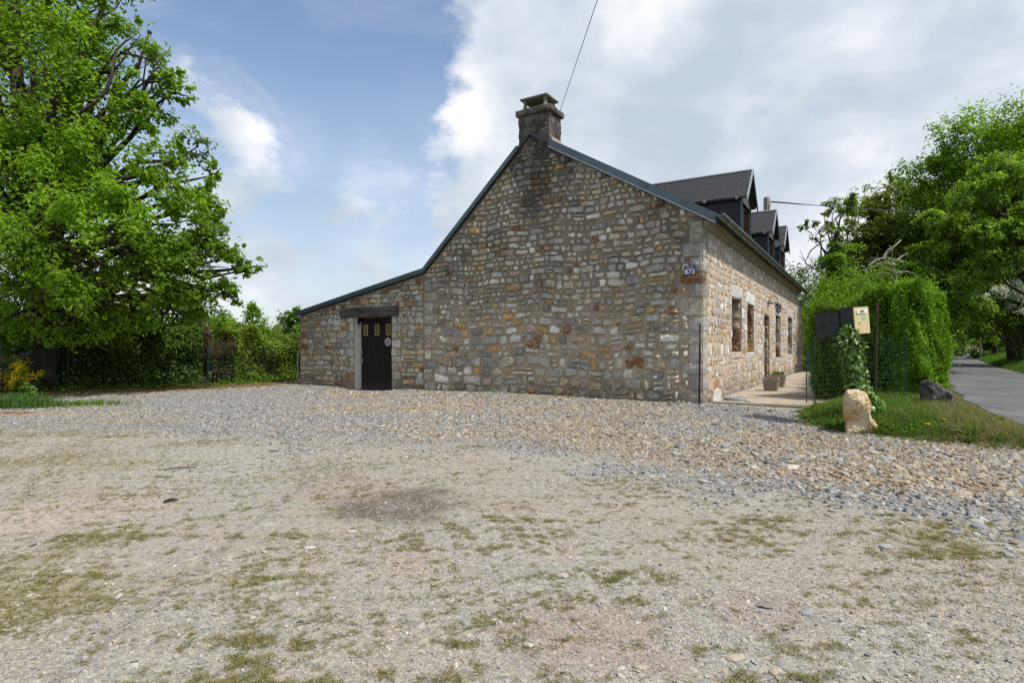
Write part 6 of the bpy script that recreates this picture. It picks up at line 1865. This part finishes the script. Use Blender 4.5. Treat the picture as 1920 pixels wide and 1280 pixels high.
hgt = np.where(fsd, np.interp(rdist, [1.5, 2.2, 4], [.12, .32, .5]), np.interp(dl_, [0, .35, 1.0], [.06, .15, .24]) * np.interp(rdist, [1.5, 2.4], [.45, 1])) * rs.uniform(.6, 1.3, n)
hgt *= np.interp(gy2, [8, 30, 70], [1, 1.25, 1.7])
GRS = np.array([(.095, .185, .025), (.13, .215, .035), (.075, .15, .022), (.21, .21, .07), (.30, .25, .12)])
dry = (~fsd) & (((rdist < 2.9) & (rs.random(n) < .7)) | (rs.random(n) < .12))
colr = np.where(dry[:, None], GRS[rs.integers(3, 5, n)], GRS[rs.choice(4, n, p=[.4, .28, .27, .05])]) * rs.uniform(.8, 1.25, (n, 1))
print('verge', n)
scatter('verge_grass', np.stack([gx2, gy2, ground_z(gx2, gy2)], 1), np.stack([rs.normal(0, .15, n), rs.normal(0, .15, n), rs.uniform(0, 6.28, n)], 1), np.stack([hgt * .9, hgt * .9, hgt], 1), colr, rs.integers(0, 3, n), tall_tufts, 'long green and dry grass on the verge round the rocks')
# leafy weeds on the mound, hedge foot, left corner
wp_ = []; 
ex = rs.uniform(4.5, 7.0, 5000); ey = rs.uniform(7.3, 12.2, 5000); k = (poly_sd(ex, ey, VERGE) < -.12) & (nz2(ex, ey, 1.6, 61) > -.2) & (road_dist(ex, ey)[0] > 2.1); wp_.append(np.stack([ex[k], ey[k]], 1)[:1500])
u = rs.random(900); hx_ = np.interp(u, [0, .3, .6, 1], [P(-60, 652, 15.9).x, P(130, 652, 17.4).x, P(300, 652, 18.6).x, P(540, 652, 21.6).x]); hy_ = np.interp(u, [0, .3, .6, 1], [15.9, 17.4, 18.6, 21.6]); wp_.append(np.stack([hx_ + rs.normal(0, .3, 900), hy_ + rs.normal(0, .25, 900) + .15], 1))
tt_ = rs.uniform(.6, 20, 260); so_ = -.06 - np.abs(rs.normal(0, .07, 260)); kk = nz2(tt_, so_, 1.2, 9) > .1; qx, qy = from_house(tt_[kk], so_[kk]); wp_.append(np.stack([qx, qy], 1))
s_g = rs.uniform(.2, 13.2, 330); kg = (nz2(s_g, s_g * 0, 1.5, 71) > .0) & (np.abs(s_g - 10.15) > .9); qx, qy = from_house(-.10 - np.abs(rs.normal(0, .06, 330))[kg], s_g[kg]); wp_.append(np.stack([qx, qy], 1)); n_small = int(kk.sum() + kg.sum())
wp_ = np.concatenate(wp_); n = len(wp_); sz_ = rs.uniform(.05, .16, n); sz_[:min(1500, n)] *= np.where(rs.random(min(1500, n)) < .16, 1.35, .78); sz_[-n_small:] *= .5
colr = np.array(G_MID)[rs.integers(0, 3, n)] * rs.uniform(.7, 1.2, (n, 1))
scatter('leafy_weeds', np.stack([wp_[:, 0], wp_[:, 1], ground_z(wp_[:, 0], wp_[:, 1]) + .01], 1), np.stack([rs.normal(0, .2, n), rs.normal(0, .2, n), rs.uniform(0, 6.28, n)], 1), np.stack([sz_, sz_, sz_ * rs.uniform(.8, 2.0, n)], 1), colr, rs.integers(0, 2, n), weeds, 'broad leaved weeds at the foot of the hedges and walls')
# fallen leaves and dry litter along the left hedge
n = 9000; u = rs.random(n); lx = np.interp(u, [0, .35, .7, 1], [-15.5, -13.3, -10.6, -8.0]) + rs.normal(0, .5, n); ly = np.interp(u, [0, .35, .7, 1], [15.2, 16.8, 18.8, 21.4]) - np.abs(rs.normal(0, 1.6, n)) + .3
lp = np.stack([lx, ly, ground_z(lx, ly) + .012], 1)
obj('leaf_litter', leaves_mesh('leaf_litter', lp, unit(rs, n) * .35 + (0, 0, 1), unit(rs, n), .07, .045, pick_cols(rs, n, [(.19, .11, .055), (.27, .18, .09), (.13, .075, .04), (.34, .27, .16)]), LEAF), kind='stuff', label='dry brown leaves lying along the shaded hedge')

# grass clump with a broad-leaved seedling, left
def grass_clump(name, label, x0, y0, n, sx_, sy_, h, seed, pal, cat='grass'):
    r = np.random.default_rng(seed); base = np.array((x0, y0, gz(x0, y0))); px_ = r.normal(0, sx_, n); py_ = r.normal(0, sy_, n)
    V = []; F_ = []; T_ = []
    for i in range(n):
        b = r.uniform(0, 6.28); dx, dy = math.cos(b), math.sin(b); hh_ = h * r.uniform(.4, 1.1) * math.exp(-(px_[i] / sx_) ** 2 * .2); ln_ = hh_ * r.uniform(.2, .8); w = .006; o_ = len(V); zz = gz(x0 + px_[i], y0 + py_[i]) - base[2]
        x, y = px_[i], py_[i]
        V += [(x - dy * w, y + dx * w, zz - .01), (x + dy * w, y - dx * w, zz - .01), (x + dx * ln_ * .35 + dy * w * .8, y + dy * ln_ * .35 - dx * w * .8, zz + hh_ * .6), (x + dx * ln_ * .35 - dy * w * .8, y + dy * ln_ * .35 + dx * w * .8, zz + hh_ * .6), (x + dx * ln_, y + dy * ln_, zz + hh_)]
        F_ += [[o_, o_ + 1, o_ + 2, o_ + 3], [o_ + 3, o_ + 2, o_ + 4]]; T_ += [np.array(pal[r.integers(0, len(pal))]) * r.uniform(.75, 1.25)] * 5
    o = obj(name, raw_mesh(name, V, [a for f in F_ for a in f], [len(f) for f in F_], LEAF, np.array(T_)), label=label, cat=cat, kind='stuff'); o.location = tuple(base); return o


q = P(30, 765, 12.2)
grass_clump('grass_clump', 'bluish green grass clump beside the brick edging', q.x - .2, 12.4, 1700, .5, .28, .34, 301, [(.085, .17, .04), (.07, .14, .035), (.11, .19, .035)])
q = P(150, 765, 12.6); grass_clump('grass_clump', 'low trailing weeds right of the bluish grass clump', q.x, 12.9, 600, .55, .25, .14, 302, G_MID)
q = P(52, 760, 13.2); sd_ = shrub('seedling', 'young broad-leaved seedling standing behind the bluish grass clump', q.xy, [((q.x, 13.2, .36), .13), ((q.x - .04, 13.2, .18), .16), ((q.x + .16, 13.15, .14), .18)], 340, .10, .07, [(.13, .20, .04), (.10, .165, .035)], 303, cat='plant')
# reddish brick edging at the far left
RED = simple('worn_red_brick', (.23, .10, .065), .9, 0, .3, 12, .5, .01)
q = P(18, 772, 11.35); be = empty('brick_edging', (q.x, q.y, gz(q.x, q.y)), R(4), label='short row of worn red bricks sunk in the ground beside grass', cat='edging')
for k in range(8): MB().box(-1.45 + k * .235, -1.235 + k * .235, -.055, .055, -.06, .028, jit=.006).build('brick', RED, be)
# sticks lying on the ground
for i, (px, py, L_, a_, lab) in enumerate(((337, 879, .30, .25, 'thin bent dry stick lying on the bare ground'), (320, 937, .10, .5, 'short thick piece of wood on the bare ground'), (512, 849, .12, .1, 'tiny dark twig near the start of the coarse stone'))):
    Z = F * EYE / (py - HORIZON); x = (px - 960) / F * Z; e_ = empty('stick', (x, Z, gz(x, Z) + .012), a_, label=lab, cat='stick')
    MB().tube([(-L_ / 2, 0, 0), (-L_ * .15, .012, .01), (L_ * .2, .0, .012), (L_ / 2, .02, .004)], [.004, .007, .007, .004] if i != 1 else [.01, .014, .013, .008], 6).build('wood', BARK, e_)
# loose larger stones that stand out in the yard
LS = [(985, 940, .035, (.15, .152, .155)), (660, 996, .045, (.36, .325, .27)), (582, 1027, .036, (.42, .40, .35)), (1055, 1085, .045, (.33, .30, .26)), (1660, 1030, .05, (.30, .305, .305)), (1835, 993, .06, (.22, .225, .23)), (1790, 1003, .055, (.21, .213, .22)), (1510, 1157, .04, (.24, .248, .255)), (1380, 1240, .04, (.34, .29, .22)), (1200, 1258, .032, (.36, .30, .22)), (1155, 1108, .024, (.26, .25, .235)), (430, 1048, .022, (.38, .36, .32)), (770, 1167, .026, (.25, .255, .26))]
names = ['dark grey stone alone on the pale gravel', 'flat pale stone beside the dark damp patch', 'long white flat stone left of the pale one', 'wide pale flat stone in the middle of the yard', 'flat bluish stone at the edge of the coarse heap', 'large grey slab-like stone on the outer coarse heap', 'second grey flat stone beside the large one', 'bluish slate chip in the lower yard', 'tan rounded stone low in the yard', 'pinkish tan stone low in the yard', 'small grey stone by a weed', 'small white stone by the mossy ground', 'grey chip in the mossy ground']
PEBM = Mat('loose_stone'); co = PEBM.coord(); PEBM.set(color=PEBM.scale(PEBM.attr('tint'), PEBM.lin(PEBM.noise(co, 40, 5, .65), .3, .7, .75, 1.25)), rough=.85, normal=PEBM.bump(PEBM.noise(co, 70, 4), .5, .005))
for (px, py, s_, col), lab in zip(LS, names):
    Z = F * EYE / (py - HORIZON); x = (px - 960) / F * Z; bm = bmesh.new(); bmesh.ops.create_icosphere(bm, subdivisions=2, radius=1.0)
    sc_ = np.array((rs.uniform(.9, 1.3), rs.uniform(.6, .9), rs.uniform(.3, .45))) * s_ * .8
    vs = np.array([v.co for v in bm.verts]); dd = 1 + .18 * nz3(vs + rs.uniform(0, 9, 3), .8)
    V = vs * dd[:, None] * sc_; F_ = [[v.index for v in f.verts] for f in bm.faces]; bm.free()
    o = obj('loose_stone', raw_mesh('loose_stone', V, [a for f in F_ for a in f], [3] * len(F_), PEBM.m, col), label=lab, cat='stone', group='loose stones in the yard'); o.location = (x, Z, gz(x, Z) + sc_[2] * .35); o.rotation_euler = (0, 0, rs.uniform(-.5, .5))
# dandelions by the boulder
YEL = simple('dandelion_yellow', (.70, .46, .01), .6, 0, .08, 8)
for i, (px, py, lab) in enumerate(((1740, 795, 'yellow dandelion flower in the grass, lower of the two'), (1770, 787, 'yellow dandelion flower closest to the grey boulder'))):
    Z = .99 * F / (py - HORIZON); c_ = P(px, py, Z); g0 = gz(c_.x, Z); e_ = empty('dandelion', (c_.x, Z, g0), 0, label=lab, cat='flower', group='dandelions in the verge'); h = c_.z - g0
    MB().tube([(.02, 0, 0), (.0, 0, h)], .004, 5).build('stalk', simple('stalk_green', (.10, .14, .04), .6), e_)
    m = MB()
    for k in range(16):
        a = k / 16 * 6.283; m.add([(0, 0, h), (.030 * math.cos(a - .2), .030 * math.sin(a - .2), h + .012), (.036 * math.cos(a), .036 * math.sin(a), h + .008), (.030 * math.cos(a + .2), .030 * math.sin(a + .2), h + .012)], [(0, 1, 2, 3)])
    m.build('petals', YEL, e_)
